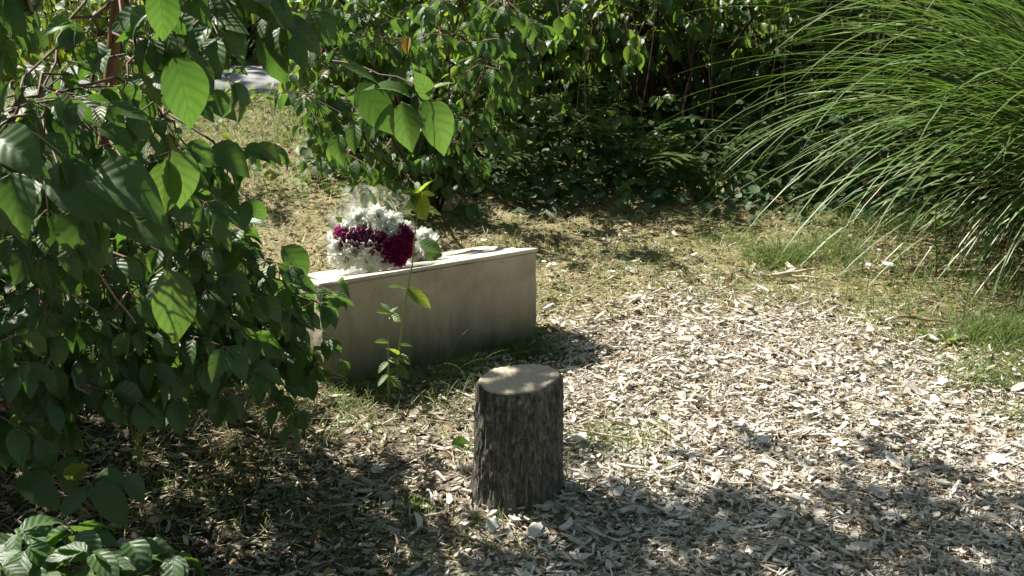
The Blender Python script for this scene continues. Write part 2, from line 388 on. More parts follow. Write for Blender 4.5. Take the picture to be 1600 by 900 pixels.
# dead leaves and leaf crumbs
x, y = scatter(15000, -2.6, 2.9, 1.6, 7.4, rng, 1.0); k = off_stone(x, y) & (rng.uniform(0, 1, len(x)) < .25 + .5 * (1 - chipzone(x, y)) + .6 * (x < -.3)) & (np.hypot(x - STUMP[0], y - STUMP[1]) > .12)
x, y = x[k], y[k]; n = len(x); a = rng.uniform(0, 6.28, n); mb = MB()
instance(mb, leaf_tpl(4, 2, wid=.3, fold=.5, droop=.4, rib=.02), np.stack([x, y, gh(x, y) + rng.uniform(.006, .022, n)], 1), np.stack([np.cos(a), np.sin(a), rng.normal(.1, .25, n)], 1), np.stack([rng.normal(0, .5, n), rng.normal(0, .5, n), np.ones(n)], 1), rng.uniform(.012, .035, n), rng.beta(1.1, 1.6, n))
tag(mb.build('leaf_litter', M['litter']), 'dry brown dead leaves strewn over lawn and soil', 'dead leaves', kind='stuff')

# thin green grass coming through the chips in the shade on the left and around the stump
x, y = scatter(75000, -2.2, 2.6, 1.8, 4.6, rng)
dn = .0 + .55 * np.exp(-((x + .35) ** 2) / .12) * (y < 3.7) + .9 * np.exp(-((x + .2) ** 2 / .06 + (y - 3.55) ** 2 / .02)) + .5 * np.exp(-((x - .3) ** 2 / .02 + (y - 3.25) ** 2 / .05)) \
    + .5 * (x < -.35) + 1.2 * np.exp(-((x - 1.45) ** 2 / .03 + (y - 3.85) ** 2 / .05)) + .05 + .8 * np.exp(-((x - .3) ** 2 / .02 + (y - 2.95) ** 2 / .01)) * .5
dn *= patch(x, y, 2.3)
k = (rng.uniform(0, 1, len(x)) < dn) & off_stone(x, y) & (np.hypot(x - STUMP[0], y - STUMP[1]) > .1); x, y = x[k], y[k]; n = len(x)
mb = MB(); blade_set(mb, x, y, gh(x, y), rng.uniform(.03, .1, n), rng.uniform(.0018, .0036, n), rng.uniform(0, 6.283, n),
                     rng.uniform(.5, 1.4, n), rng.uniform(.2, 1.2, n), rng.uniform(0, .5, n), seg=3)
tag(mb.build('sparse_grass', M['turf']), 'thin green grass sprouting through the wood chips', 'grass', kind='stuff')

# ------------------------------------------------------------------ tree stump
def make_stump():
    cx, cy = STUMP; st = empty('tree_stump', (cx, cy, 0), 'short sawn tree stump with dark furrowed bark standing in wood chips', 'tree stump')
    nu, nv = 110, 220; r0 = .0935
    V = np.zeros((nu + 1, nv, 3)); tilt_x = .105; H = .317
    for j in range(nv):
        a = 2 * math.pi * j / nv; ca, sa = math.cos(a), math.sin(a)
        lob = 1 + .035 * math.cos(2 * a + .6) + .028 * math.sin(3 * a + .4) + .015 * math.cos(5 * a)
        for i in range(nu + 1):
            u = i / nu; rz = -.03
            top = H + tilt_x * ca * r0 - .05 * sa * r0 * .4
            z = rz + (top - rz) * u
            zz = z * 1.0
            flare = .16 * math.exp(-max(zz, 0) / .035) * (1 + .55 * math.cos(4 * a + 1.0)) + .07 * (1 - u)
            p = Vector((ca * 1.3, sa * 1.3, zz * 1.6))
            ridg = noise.noise(Vector((ca * 13, sa * 13, zz * 11 + 3))) ; ridg = 1 - abs(ridg) * 2.6
            fine = noise.noise(Vector((ca * 34, sa * 34, zz * 46)))
            big = noise.noise(p * 1.4)
            fade = min(1, (1 - u) * 12 + .15); r = r0 * (lob + flare) + (.0045 * ridg + .003 * fine) * fade + .006 * big
            if u > .985: r -= .002
            V[i, j] = (cx + r * ca + .004 * u, cy + r * sa, z)
    mbk = MB(); F = grid_faces(nu, nv, True); mbk.add(V.reshape(-1, 3), F)
    m, t = new_mat('stump_bark'); tc = N(t, 'TexCoord'); mp = N(t, 'Mapping'); mp.inputs['Scale'].default_value = (1, 1, .42); lk(t, tc.outputs['Object'], mp.inputs[0])
    n1 = noisetex(t, 85, 6, .7, mp.outputs[0], .6); n2 = noisetex(t, 9, 4, .6, tc.outputs['Object']); n3 = noisetex(t, 160, 3, .6, tc.outputs['Object'])
    c = ramp(t, [(.32, (.03, .026, .021)), (.47, (.1, .09, .074)), (.59, (.21, .19, .16)), (.73, (.38, .36, .31))], n1).outputs[0]
    c = mixc(t, mth(t, 'MULTIPLY', mth(t, 'SUBTRACT', n2, .45, True), 1.8), c, (.085, .095, .055))
    c = mixc(t, mth(t, 'MULTIPLY', mth(t, 'GREATER_THAN', n3, .69), .55), c, (.45, .42, .36))
    p = N(t, 'BsdfPrincipled'); lk(t, c, p.inputs['Base Color']); p.inputs['Roughness'].default_value = .85; p.inputs['Specular IOR Level'].default_value = .25
    b = N(t, 'Bump'); b.inputs['Strength'].default_value = .9; b.inputs['Distance'].default_value = .006; lk(t, n1, b.inputs['Height']); lk(t, b.outputs[0], p.inputs['Normal'])
    o = N(t, 'OutputMaterial'); lk(t, p.outputs[0], o.inputs[0])
    mbk.build('bark', m, st)
    ring = V[nu]; c0 = ring.mean(0); nr = 26; W = np.zeros((nr + 1, nv, 3))
    for i in range(nr + 1):
        f = i / nr; W[i] = c0 + (ring - c0) * (f * .994) ; W[i, :, 2] += .0025 * (1 if i < nr else -.6) + .0006 * np.sin(W[i, :, 0] * 420 + W[i, :, 1] * 90)
    mc = MB(); U = np.array([[(q // nv) / nr, (q % nv) / nv] for f in F[:0] for q in f]) if False else None
    Fg = grid_faces(nr, nv, True); U = np.array([[(q // nv) / nr, (q % nv) / nv] for f in Fg for q in f]); mc.add(W.reshape(-1, 3), Fg, U)
    m, t = new_mat('sawn_wood'); uv = N(t, 'UVMap'); s_ = N(t, 'SeparateXYZ'); lk(t, uv.outputs[0], s_.inputs[0]); tc = N(t, 'TexCoord')
    nn = noisetex(t, 14, 4, .6, tc.outputs['Object']); n2 = noisetex(t, 220, 3, .7, tc.outputs['Object'])
    ringv = mth(t, 'SINE', mth(t, 'ADD', mth(t, 'MULTIPLY', s_.outputs[0], 120.0), mth(t, 'MULTIPLY', nn, 8.0)))
    c = ramp(t, [(0, (.36, .3, .2)), (.5, (.49, .42, .3)), (1, (.6, .53, .4))], mth(t, 'ADD', mth(t, 'MULTIPLY', ringv, .3), mth(t, 'MULTIPLY', nn, 1.0))).outputs[0]
    edge = mth(t, 'MULTIPLY', mth(t, 'SUBTRACT', s_.outputs[0], .955, True), 22.0, True)
    c = mixc(t, edge, c, (.1, .065, .04)); heart = mth(t, 'SUBTRACT', .25, s_.outputs[0], True)
    c = mixc(t, heart, c, (.42, .27, .16))
    rad = mth(t, 'GREATER_THAN', noisetex(t, 9, 2, .5, None), .9)
    mp = N(t, 'Mapping'); mp.inputs['Scale'].default_value = (1.2, 26, 1); lk(t, uv.outputs[0], mp.inputs[0])
    crk = noisetex(t, 1.6, 3, .6, mp.outputs[0]); c = mixc(t, mth(t, 'MULTIPLY', mth(t, 'GREATER_THAN', crk, .62), .6), c, (.22, .15, .1))
    p = N(t, 'BsdfPrincipled'); lk(t, c, p.inputs['Base Color']); p.inputs['Roughness'].default_value = .75
    b = N(t, 'Bump'); b.inputs['Strength'].default_value = .5; b.inputs['Distance'].default_value = .002; lk(t, mth(t, 'ADD', n2, mth(t, 'MULTIPLY', ringv, .3)), b.inputs['Height']); lk(t, b.outputs[0], p.inputs['Normal'])
    o = N(t, 'OutputMaterial'); lk(t, p.outputs[0], o.inputs[0])
    mc.build('sawn_face', m, st)
make_stump()

# ------------------------------------------------------------------ memorial stone
def make_stone():
    fr = np.array([.075, 3.97, 0]); d = np.array([.89, .456, 0]); d /= np.linalg.norm(d); nb = np.array([-d[1], d[0], 0])
    Lf = .68; dep = .38; hf, hb = .312, .205
    L0 = fr - d * Lf
    st = empty('memorial_stone', (*(L0 + d * Lf / 2 + nb * dep / 2)[:2], 0), 'low wedge shaped sandstone block with a sloping slab top, flowers lying on it', 'memorial stone')
    m, t = new_mat('sandstone'); tc = N(t, 'TexCoord'); n1 = noisetex(t, 6, 5, .6, tc.outputs['Object']); n2 = noisetex(t, 90, 5, .7, tc.outputs['Object'])
    mp = N(t, 'Mapping'); mp.inputs['Rotation'].default_value = (0, 0, -math.atan2(d[1], d[0])); mp.inputs['Scale'].default_value = (22, 22, 2.2); lk(t, tc.outputs['Object'], mp.inputs[0])
    n3 = noisetex(t, 1.5, 4, .6, mp.outputs[0])
    c = ramp(t, [(.3, (.33, .275, .19)), (.5, (.47, .4, .29)), (.7, (.57, .5, .37))], mth(t, 'ADD', mth(t, 'MULTIPLY', n1, .8), mth(t, 'MULTIPLY', n3, .2))).outputs[0]
    c = mixc(t, mth(t, 'MULTIPLY', mth(t, 'SUBTRACT', n2, .55, True), 1.6), c, (.16, .12, .08))
    g = N(t, 'NewGeometry'); s_ = N(t, 'SeparateXYZ'); lk(t, g.outputs['Position'], s_.inputs[0])
    damp = mth(t, 'MULTIPLY', mth(t, 'SUBTRACT', mth(t, 'ADD', .06, mth(t, 'MULTIPLY', mth(t, 'ADD', n1, n3), .16)), s_.outputs[2], True), 4.5, True)
    c = mixc(t, damp, c, (.13, .115, .075))
    c = mixc(t, mth(t, 'MULTIPLY', mth(t, 'SUBTRACT', n3, .52, True), 1.3, True), c, (.2, .165, .11))
    vor = N(t, 'TexVoronoi'); vor.inputs['Scale'].default_value = 55; lk(t, tc.outputs['Object'], vor.inputs['Vector'])
    pit = mth(t, 'LESS_THAN', vor.outputs['Distance'], mth(t, 'MULTIPLY', mth(t, 'SUBTRACT', n1, .42, True), .9))
    c = mixc(t, mth(t, 'MULTIPLY', pit, .6), c, (.12, .09, .06))
    p = N(t, 'BsdfPrincipled'); lk(t, c, p.inputs['Base Color']); p.inputs['Roughness'].default_value = .85; p.inputs['Specular IOR Level'].default_value = .25
    b = N(t, 'Bump'); b.inputs['Strength'].default_value = .5; b.inputs['Distance'].default_value = .003
    lk(t, mth(t, 'SUBTRACT', n2, mth(t, 'MULTIPLY', pit, .8)), b.inputs['Height']); lk(t, b.outputs[0], p.inputs['Normal'])
    o = N(t, 'OutputMaterial'); lk(t, p.outputs[0], o.inputs[0])
    m2, t = new_mat('top_slab_stone'); tc = N(t, 'TexCoord'); n1 = noisetex(t, 12, 5, .6, tc.outputs['Object']); n2 = noisetex(t, 110, 4, .7, tc.outputs['Object'])
    c = ramp(t, [(.3, (.36, .31, .25)), (.5, (.5, .45, .37)), (.7, (.6, .56, .48))], mth(t, 'ADD', mth(t, 'MULTIPLY', n1, .7), mth(t, 'MULTIPLY', n2, .3))).outputs[0]
    p = N(t, 'BsdfPrincipled'); lk(t, c, p.inputs['Base Color']); p.inputs['Roughness'].default_value = .7
    b = N(t, 'Bump'); b.inputs['Strength'].default_value = .4; b.inputs['Distance'].default_value = .002; lk(t, n2, b.inputs['Height']); lk(t, b.outputs[0], p.inputs['Normal'])
    o = N(t, 'OutputMaterial'); lk(t, p.outputs[0], o.inputs[0])
    def wedge(name, a0, a1, b0, b1, zb, zf0, zb1, mat, bev, over):
        """block between along-positions a0..a1, depth b0..b1; top z zf0 at front, zb1 at back; zb(b) bottom"""
        bm = bpy.data.meshes.new(name); 
        P = lambda a, b_, z: tuple((L0 + d * a + nb * b_)[:2]) + (z,)
        vs = [P(a0, b0, zb[0]), P(a1, b0, zb[0]), P(a1, b1, zb[1]), P(a0, b1, zb[1]), P(a0, b0, zf0), P(a1, b0, zf0), P(a1, b1, zb1), P(a0, b1, zb1)]
        off = parent_world(st); vs = [tuple(np.array(v) - np.array(off)) for v in vs]
        bm.from_pydata(vs, [], [(0, 1, 5, 4), (1, 2, 6, 5), (2, 3, 7, 6), (3, 0, 4, 7), (4, 5, 6, 7), (3, 2, 1, 0)]); bm.materials.append(mat)
        o = bpy.data.objects.new(name, bm); col.objects.link(o); o.parent = st
        b_ = o.modifiers.new('b', 'BEVEL'); b_.width = bev; b_.segments = 3; b_.limit_method = 'ANGLE'
        s = o.modifiers.new('s', 'SUBSURF'); s.subdivision_type = 'SIMPLE'; s.levels = 5; s.render_levels = 5
        tx = bpy.data.textures.new(name + '_rough', 'CLOUDS'); tx.noise_scale = .05; tx.noise_depth = 4
        ds = o.modifiers.new('d', 'DISPLACE'); ds.texture = tx; ds.strength = .01 if name == 'block' else .003; ds.mid_level = .5; ds.texture_coords = 'LOCAL'
        for pg in bm.polygons: pg.use_smooth = False
        return o
    tk = .012
    wedge('block', 0, Lf, 0, dep, (-.05, -.05), hf - tk, hb - tk, m, .007, 0)
    wedge('top_slab', -.004, Lf + .002, -.003, dep + .003, (hf - tk + .0005, hb - tk + .0005), hf, hb, m2, .003, 0)
    return L0, d, nb, hf, hb, dep
L0, SD, SN, HF, HB, DEP = make_stone()
def slope_pt(a, b):   # point on the slab
    q = L0 + SD * a + SN * b; return np.array([q[0], q[1], HF + (HB - HF) * b / DEP])

# ------------------------------------------------------------------ flowers
def mk_flat(name, colr, rough=.6, trans=None, tf=.3, var=.15):
    m, t = new_mat(name); at_ = N(t, 'Attribute'); at_.attribute_name = 'rnd'
    c = mixc(t, at_.outputs['Fac'], colr, tuple(min(1, q * (1 - var)) for q in colr))
    nz = noisetex(t, 180, 2); c = mixc(t, mth(t, 'MULTIPLY', nz, .2), c, tuple(q * .6 for q in colr))
    p = N(t, 'BsdfPrincipled'); lk(t, c, p.inputs['Base Color']); p.inputs['Roughness'].default_value = rough
    o = N(t, 'OutputMaterial')
    if trans:
        tr = N(t, 'BsdfTranslucent'); tr.inputs[0].default_value = (*trans, 1); mx = N(t, 'MixShader'); mx.inputs[0].default_value = tf
        lk(t, p.outputs[0], mx.inputs[1]); lk(t, tr.outputs[0], mx.inputs[2]); lk(t, mx.outputs[0], o.inputs[0])
    else: lk(t, p.outputs[0], o.inputs[0])
    return m
M['white_petal'] = mk_flat('white_petal', (.86, .86, .83), .6, (.88, .9, .8), .45, .08)
M['purple_petal'] = mk_flat('purple_petal', (.3, .018, .12), .55, (.6, .03, .26), .3, .6)
M['purple_pale'] = mk_flat('purple_petal_pale', (.42, .16, .3), .55, (.5, .1, .3), .3, .5)
M['eye'] = mk_flat('flower_eye', (.22, .26, .05), .8)
petal = leaf_tpl(4, 1, wid=.21, fold=.5, droop=-.55, rib=0, power=(.5, .3), tip=.0)
petal_w = leaf_tpl(4, 2, wid=.32, fold=.35, droop=-.7, rib=0, power=(.5, .3), tip=.0)
def bloom(parent, name, c, axis, size, mat, rows, per, eye=True, seed=0, tp=None, eye_mat=None):
    r = np.random.default_rng(seed); axis = nrm(axis); a1 = nrm(np.cross(axis, [.3, .2, 1.])); a2 = np.cross(axis, a1)
    mbp = MB(); 
    for k in range(rows):
        e = .15 + (1.15 if not eye else .5) * k / max(1, rows - 1); nP = max(5, int(per * (1 - .45 * k / rows)))
        ph = (np.arange(nP) + r.uniform(0, 1) + r.normal(0, .16, nP)) * 2 * math.pi / nP
        ee = e + r.normal(0, .12, nP)
        rad = np.cos(ph)[:, None] * a1 + np.sin(ph)[:, None] * a2
        X = rad * np.cos(ee)[:, None] + axis * np.sin(ee)[:, None]; Z = axis * np.cos(ee)[:, None] - rad * np.sin(ee)[:, None]
        ln = size * .5 * (1 - .35 * k / rows) * r.uniform(.88, 1.1, nP)
        instance(mbp, tp or petal, c + rad * size * .03 + axis * (.015 * size * k), X, Z, ln, r.uniform(0, 1, nP))
    o = mbp.build(name, mat, parent)
    if eye:
        me = MB(); nU, nV = 6, 10; Vv = []
        for i in range(nU + 1):
            f = i / nU * math.pi / 2
            for j in range(nV):
                a = j / nV * 2 * math.pi; Vv.append(c + size * .14 * (math.cos(f) * (math.cos(a) * a1 + math.sin(a) * a2) + axis * (.75 * math.sin(f) + .35)))
        me.add(Vv, grid_faces(nU, nV, True)); me.build('flower_eye', eye_mat or M['eye'], o)
    return o

def cellophane():
    m, t = new_mat('clear_cellophane'); tc = N(t, 'TexCoord')
    nz = noisetex(t, 11, 3, .5, tc.outputs['Object'], 1.2)
    tr = N(t, 'BsdfTransparent'); tr.inputs[0].default_value = (.93, .95, .94, 1)
    gl = N(t, 'BsdfGlossy'); gl.inputs['Roughness'].default_value = .14; gl.inputs[0].default_value = (.95, .97, 1, 1)
    b = N(t, 'Bump'); b.inputs['Strength'].default_value = 1; b.inputs['Distance'].default_value = .012; lk(t, nz, b.inputs['Height']); lk(t, b.outputs[0], gl.inputs['Normal'])
    df = N(t, 'BsdfTranslucent'); df.inputs[0].default_value = (.8, .82, .82, 1)
    lw = N(t, 'LayerWeight'); lw.inputs[0].default_value = .35; lk(t, b.outputs[0], lw.inputs['Normal'])
    m1 = N(t, 'MixShader'); lk(t, mth(t, 'ADD', mth(t, 'MULTIPLY', lw.outputs['Fresnel'], .45), .05, True), m1.inputs[0]); lk(t, tr.outputs[0], m1.inputs[1]); lk(t, gl.outputs[0], m1.inputs[2])
    m2 = N(t, 'MixShader'); lk(t, mth(t, 'ADD', mth(t, 'MULTIPLY', mth(t, 'SUBTRACT', nz, .5, True), .5), .02), m2.inputs[0]); lk(t, m1.outputs[0], m2.inputs[1]); lk(t, df.outputs[0], m2.inputs[2])
    o = N(t, 'OutputMaterial'); lk(t, m2.outputs[0], o.inputs[0]); return m
M['cello'] = cellophane()

def make_bouquet():
    c = at(583, 372, 3.93); base = slope_pt(.27, .16)
    bq = empty('flower_bouquet', tuple(base), 'round bouquet of white daisies and purple chrysanthemums in clear wrap on the sloping stone', 'bouquet')
    view = nrm(np.array([.05, -.86, .5])); right = nrm(np.cross(view, [0, 0, 1.])) * -1; right = np.array([1, 0, 0.]) - view * view[0]; right = nrm(right); up = np.cross(right, view) * -1
    if up[2] < 0: up = -up
    r = np.random.default_rng(3)
    # (dx, dy) in photo pixels from the bouquet centre, kind, diameter in px
    W = [(-20, -28, 34), (6, -34, 34), (28, -26, 32), (-34, -10, 30), (-6, -14, 34), (20, -8, 34), (34, -2, 28), (46, -14, 26), (4, 4, 26),
         (-44, 20, 40), (-24, 28, 38), (0, 30, 38), (-36, 40, 34), (-8, 44, 32), (16, 42, 30), (-56, 4, 26), (-50, 36, 28), (28, 16, 22)]
    Pp = [(-44, -2, 24), (-32, 8, 24), (-40, 12, 18), (-14, -2, 24), (-18, 14, 22), (-4, 10, 24), (10, 18, 26), (24, 20, 26), (38, 12, 28), (50, 2, 26), (44, -10, 20), (48, 24, 26), (34, 32, 28), (46, 18, 22), (22, 34, 22), (2, 0, 20), (-26, 2, 22), (14, 8, 22), (40, 38, 22), (50, -2, 20)]
    s = 4.25 / F_PX
    cs = MB(); R0 = .1; tie = slope_pt(.27, .30) + np.array([0, 0, .02])
    def place(dx, dy):
        q = np.array([dx, -dy * .86 - 3]) * s; rr_ = min(.98, np.hypot(*q) / .135); dome = .062 * math.sqrt(1 - rr_ ** 2)
        P = c + right * q[0] + up * q[1] + view * dome
        ax = nrm(view * 1.0 + right * q[0] * 7 + up * q[1] * 7 + r.normal(0, .12, 3)); return P, ax
    for i, (dx, dy, dm) in enumerate(W):
        P, ax = place(dx, dy); bloom(bq, 'white_bloom', P, ax, dm * s * 1.12, M['white_petal'], 2, 15, True, 100 + i)
        pts = [P - ax * .004, P - ax * .04, (P + tie) / 2 + r.normal(0, .006, 3), tie + r.normal(0, .006, 3)]; tube(cs, pts, .0016, 5, .5)
    for i, (dx, dy, dm) in enumerate(Pp):
        P, ax = place(dx, dy); P = P + view * .004
        pale = i in (3, 4, 16, 5)
        bloom(bq, 'purple_bloom', P, ax, dm * s * 1.15, M['purple_pale'] if pale else M['purple_petal'], 6, 15, False, 200 + i)
        pts = [P - ax * .004, P - ax * .04, (P + tie) / 2 + r.normal(0, .006, 3), tie + r.normal(0, .006, 3)]; tube(cs, pts, .0016, 5, .5)
    cs.build('stems', M['stem'], bq)
    # a few green leaves between the blooms
    ml = MB(); tp = leaf_tpl(6, 2, wid=.25); k = 9; ang = r.uniform(0, 6.28, k)
    P = np.array([c + (right * math.cos(a) + up * math.sin(a)) * .085 + view * .01 for a in ang]); X = np.array([right * math.cos(a) + up * math.sin(a) + view * .6 for a in ang])
    instance(ml, tp, P, X, np.tile(view, (k, 1)), r.uniform(.03, .05, k), r.uniform(0, 1, k)); ml.build('leaves', M['hedge'], bq)
    # cellophane funnel, crumpled, opening round the blooms
    nu, nv = 26, 72; V = np.zeros((nu + 1, nv, 3)); ctr = c - view * .02
    for i in range(nu + 1):
        u = i / nu
        for j in range(nv):
            a = 2 * math.pi * j / nv; rad = .012 + .118 * u ** .75
            rad *= 1 + .17 * u * math.sin(a) ** 1 * (math.sin(a) > 0) + .07 * u * math.sin(7 * a + 2 * u) * u + .05 * u * math.sin(13 * a + 3)
            dirv = right * math.cos(a) * .98 + up * math.sin(a)
            q = tie * (1 - u ** .8) + (ctr + view * .055) * u ** .8 + dirv * rad
            nz = noise.noise(Vector(q.tolist()) * 22) * .010 + noise.noise(Vector(q.tolist()) * 60) * .005
            q = q + dirv * nz * u + view * (.012 * math.sin(a * 9 + 1) * u ** 4)
            # the sheet rests on the slab instead of sinking in
            rel = q - L0; bb = float(np.clip(rel @ SN, -.005, DEP + .004)); aa = float(rel @ SD)
            if -.005 < rel @ SN < DEP: q[2] = max(q[2], HF + (HB - HF) * bb / DEP + .003)
            V[i, j] = q
    mc = MB(); mc.add(V.reshape(-1, 3), grid_faces(nu, nv, True)); mc.build('cellophane_wrapper', M['cello'], bq)
make_bouquet()

def make_rose():
    c = at(658, 388, 4.02) ; base = slope_pt(.44, .12)
    rb = empty('white_rose_bunch', tuple(base), 'small bunch of white blooms with one green leaf beside the big bouquet', 'flower bunch')
    view = nrm(np.array([.05, -.8, .6])); s = 4.3 / F_PX
    for i, (dx, dy, dm, ax) in enumerate([(-10, 8, 36, (-.3, -.8, .5)), (6, -12, 38, (.1, -.6, .8)), (14, 8, 32, (.35, -.8, .4)), (-4, 18, 26, (0, -.9, .3))]):
        P = c + np.array([dx, 0, -dy]) * s * .95
        bloom(rb, 'white_bloom', P, ax, dm * s * 1.05, M['white_petal'], 5, 13, False, 300 + i, petal_w)
    ml = MB(); tp = leaf_tpl(8, 3, wid=.3, droop=.3)
    P = np.array([at(655, 380, 3.95), at(668, 392, 3.96), at(672, 398, 3.96)]); X = np.array([[.09, -.02, -.02], [.05, -.03, -.06], [.1, .02, .0]])
    instance(ml, tp, P, X, np.tile([.2, -.6, .7], (3, 1)), [.075, .045, .04], [.3, .6, .9]); ml.build('leaf', M['dogwood'], rb)
    cs = MB(); 
    for k in (-.01, 0, .01):
        e = slope_pt(.44 + k * 2, .33) + np.array([0, 0, .006]); tube(cs, [c - view * .02, slope_pt(.44 + k, .2) + np.array([0, 0, .012]), e], .0025, 6, .3)
    cs.build('stems', M['stem'], rb)
make_rose()

# ------------------------------------------------------------------ shrubs
BIG = [leaf_tpl(14, 4, wid=.25 + .016 * i, fold=.15 + .09 * i, droop=.25 + .17 * i, rib=.016, tip=.3, power=(.7, .95), twist=(-.5, .3, 0, .6, -.2)[i], wave=.012, seed=i) for i in range(5)]
MID = [leaf_tpl(7, 2, wid=.27 + .03 * i, fold=.2 + .1 * i, droop=.2 + .15 * i, rib=.004, twist=(-.4, .3, .1)[i]) for i in range(3)]
SML = [leaf_tpl(4, 1, wid=.3 + .03 * i, fold=.3, droop=.2 + .2 * i, rib=0, twist=(-.3, .3, .1)[i]) for i in range(3)]

class Bush:
    def __init__(s, seed): s.r = np.random.default_rng(seed); s.P, s.X, s.Z, s.S, s.A = [], [], [], [], []; s.wood = MB()
    def leaf(s, p, d, n, size, a=None):
        s.P.append(p); s.X.append(d); s.Z.append(n); s.S.append(size); s.A.append(s.r.uniform(0, 1) if a is None else a)
    def twig(s, p0, d, L, size, nodes=4, droop=.5, hang=.7, rad=.0016, wood_a=None, sag=.25, petiole=.12, face=None):
        r = s.r; d = nrm(d); pts = [np.asarray(p0, float)]; seg = L / nodes; cur = d.copy()
        for i in range(nodes):
            cur = nrm(cur + np.array([0, 0, -sag * .35]) + r.normal(0, .1, 3)); pts.append(pts[-1] + cur * seg)
        pts = np.array(pts); tube(s.wood, pts, np.linspace(rad * 1.5, rad * .6, len(pts)), 5, r.uniform(0, 1) if wood_a is None else wood_a)
        for i in range(1, nodes + 1):
            t_ = nrm(pts[i] - pts[i - 1]); side = nrm(np.cross(t_, [0, 0, 1.]) + 1e-3)
            if i % 2 == 0 and abs(t_[2]) < .8: side = nrm(side + np.array([0, 0, .5]) * r.choice([-1, 1]))
            sides = [side, -side] + ([t_] if i == nodes else [])
            for q in sides:
                if r.uniform() < .1: continue
                ld = nrm(t_ * .5 + q * .8 + np.array([0, -.3, 0]) + r.normal(0, .25, 3)); ld = nrm(ld * (1 - hang) + np.array([0, 0, -1.]) * hang + ld * .25)
                nn = nrm(np.array([r.normal(0, .45), -.35 + r.normal(0, .45), .9]) + q * .35 + (0 if face is None else np.asarray(face)))
                st = pts[i] + nrm(ld * .6 + q * .5) * size * petiole
                sz = size * r.uniform(.68, 1.15) * (1 - .12 * (i == nodes))
                tube(s.wood, [pts[i], (pts[i] + st) / 2 + [0, 0, .002], st + ld * sz * .03], rad * .55, 4, .8)
                s.leaf(st, ld, nn, sz)
        return pts
    def branch(s, a, b, ra, rb_, n=7, sag=.05, wob=.02, sides=7, A=None):
        a, b = np.asarray(a, float), np.asarray(b, float); u = np.linspace(0, 1, n)[:, None]; P = a * (1 - u) + b * u
        P[:, 2] += (np.sin(u[:, 0] * math.pi) * sag); P[1:-1] += s.r.normal(0, wob, (n - 2, 3)); tube(s.wood, P, np.linspace(ra, rb_, n), sides, s.r.uniform(0, 1) if A is None else A); return P
    def lump(s, c, rad, ntw, size, L=(.12, .25), hang=.6, nodes=(3, 5), nb=6, out=None, rad_tw=.0016, sag=.3):
        """side branches from the lump's heart, twigs along them"""
        r = s.r; c = np.asarray(c, float); rad = np.asarray(rad, float)
        br = []
        for k in range(nb):
            v = nrm(r.normal(0, 1, 3)); e = c + v * rad * r.uniform(.55, .95); br.append(s.branch(c, e, .004, .0016, 5, .02, .01, 5))
        for k in range(ntw):
            B = br[r.integers(nb)]; i = r.integers(0, len(B) - 1); f = r.uniform(); p0 = B[i] * (1 - f) + B[i + 1] * f
            p0 = p0 + nrm(r.normal(0, 1, 3)) * rad * r.uniform(0, .35)
            v = nrm((p0 - c) / rad + r.normal(0, .6, 3) + (0 if out is None else np.asarray(out)))
            s.twig(p0, v, r.uniform(*L), size, r.integers(nodes[0], nodes[1] + 1), hang=hang, rad=rad_tw, sag=sag)
    def build(s, root, mat, tpls, wood='branches', leaf='foliage', wmat=None):
        P, X, Z, S, A = map(np.array, (s.P, s.X, s.Z, s.S, s.A)); mbl = MB(); wch = s.r.integers(0, len(tpls), len(P))
        for i, tp in enumerate(tpls):
            k = wch == i; instance(mbl, tp, P[k], X[k], Z[k], S[k], A[k])
        mbl.build(leaf, mat, root); 
        if s.wood.V: s.wood.build(wood, wmat or M['twig'], root)
        return len(P)

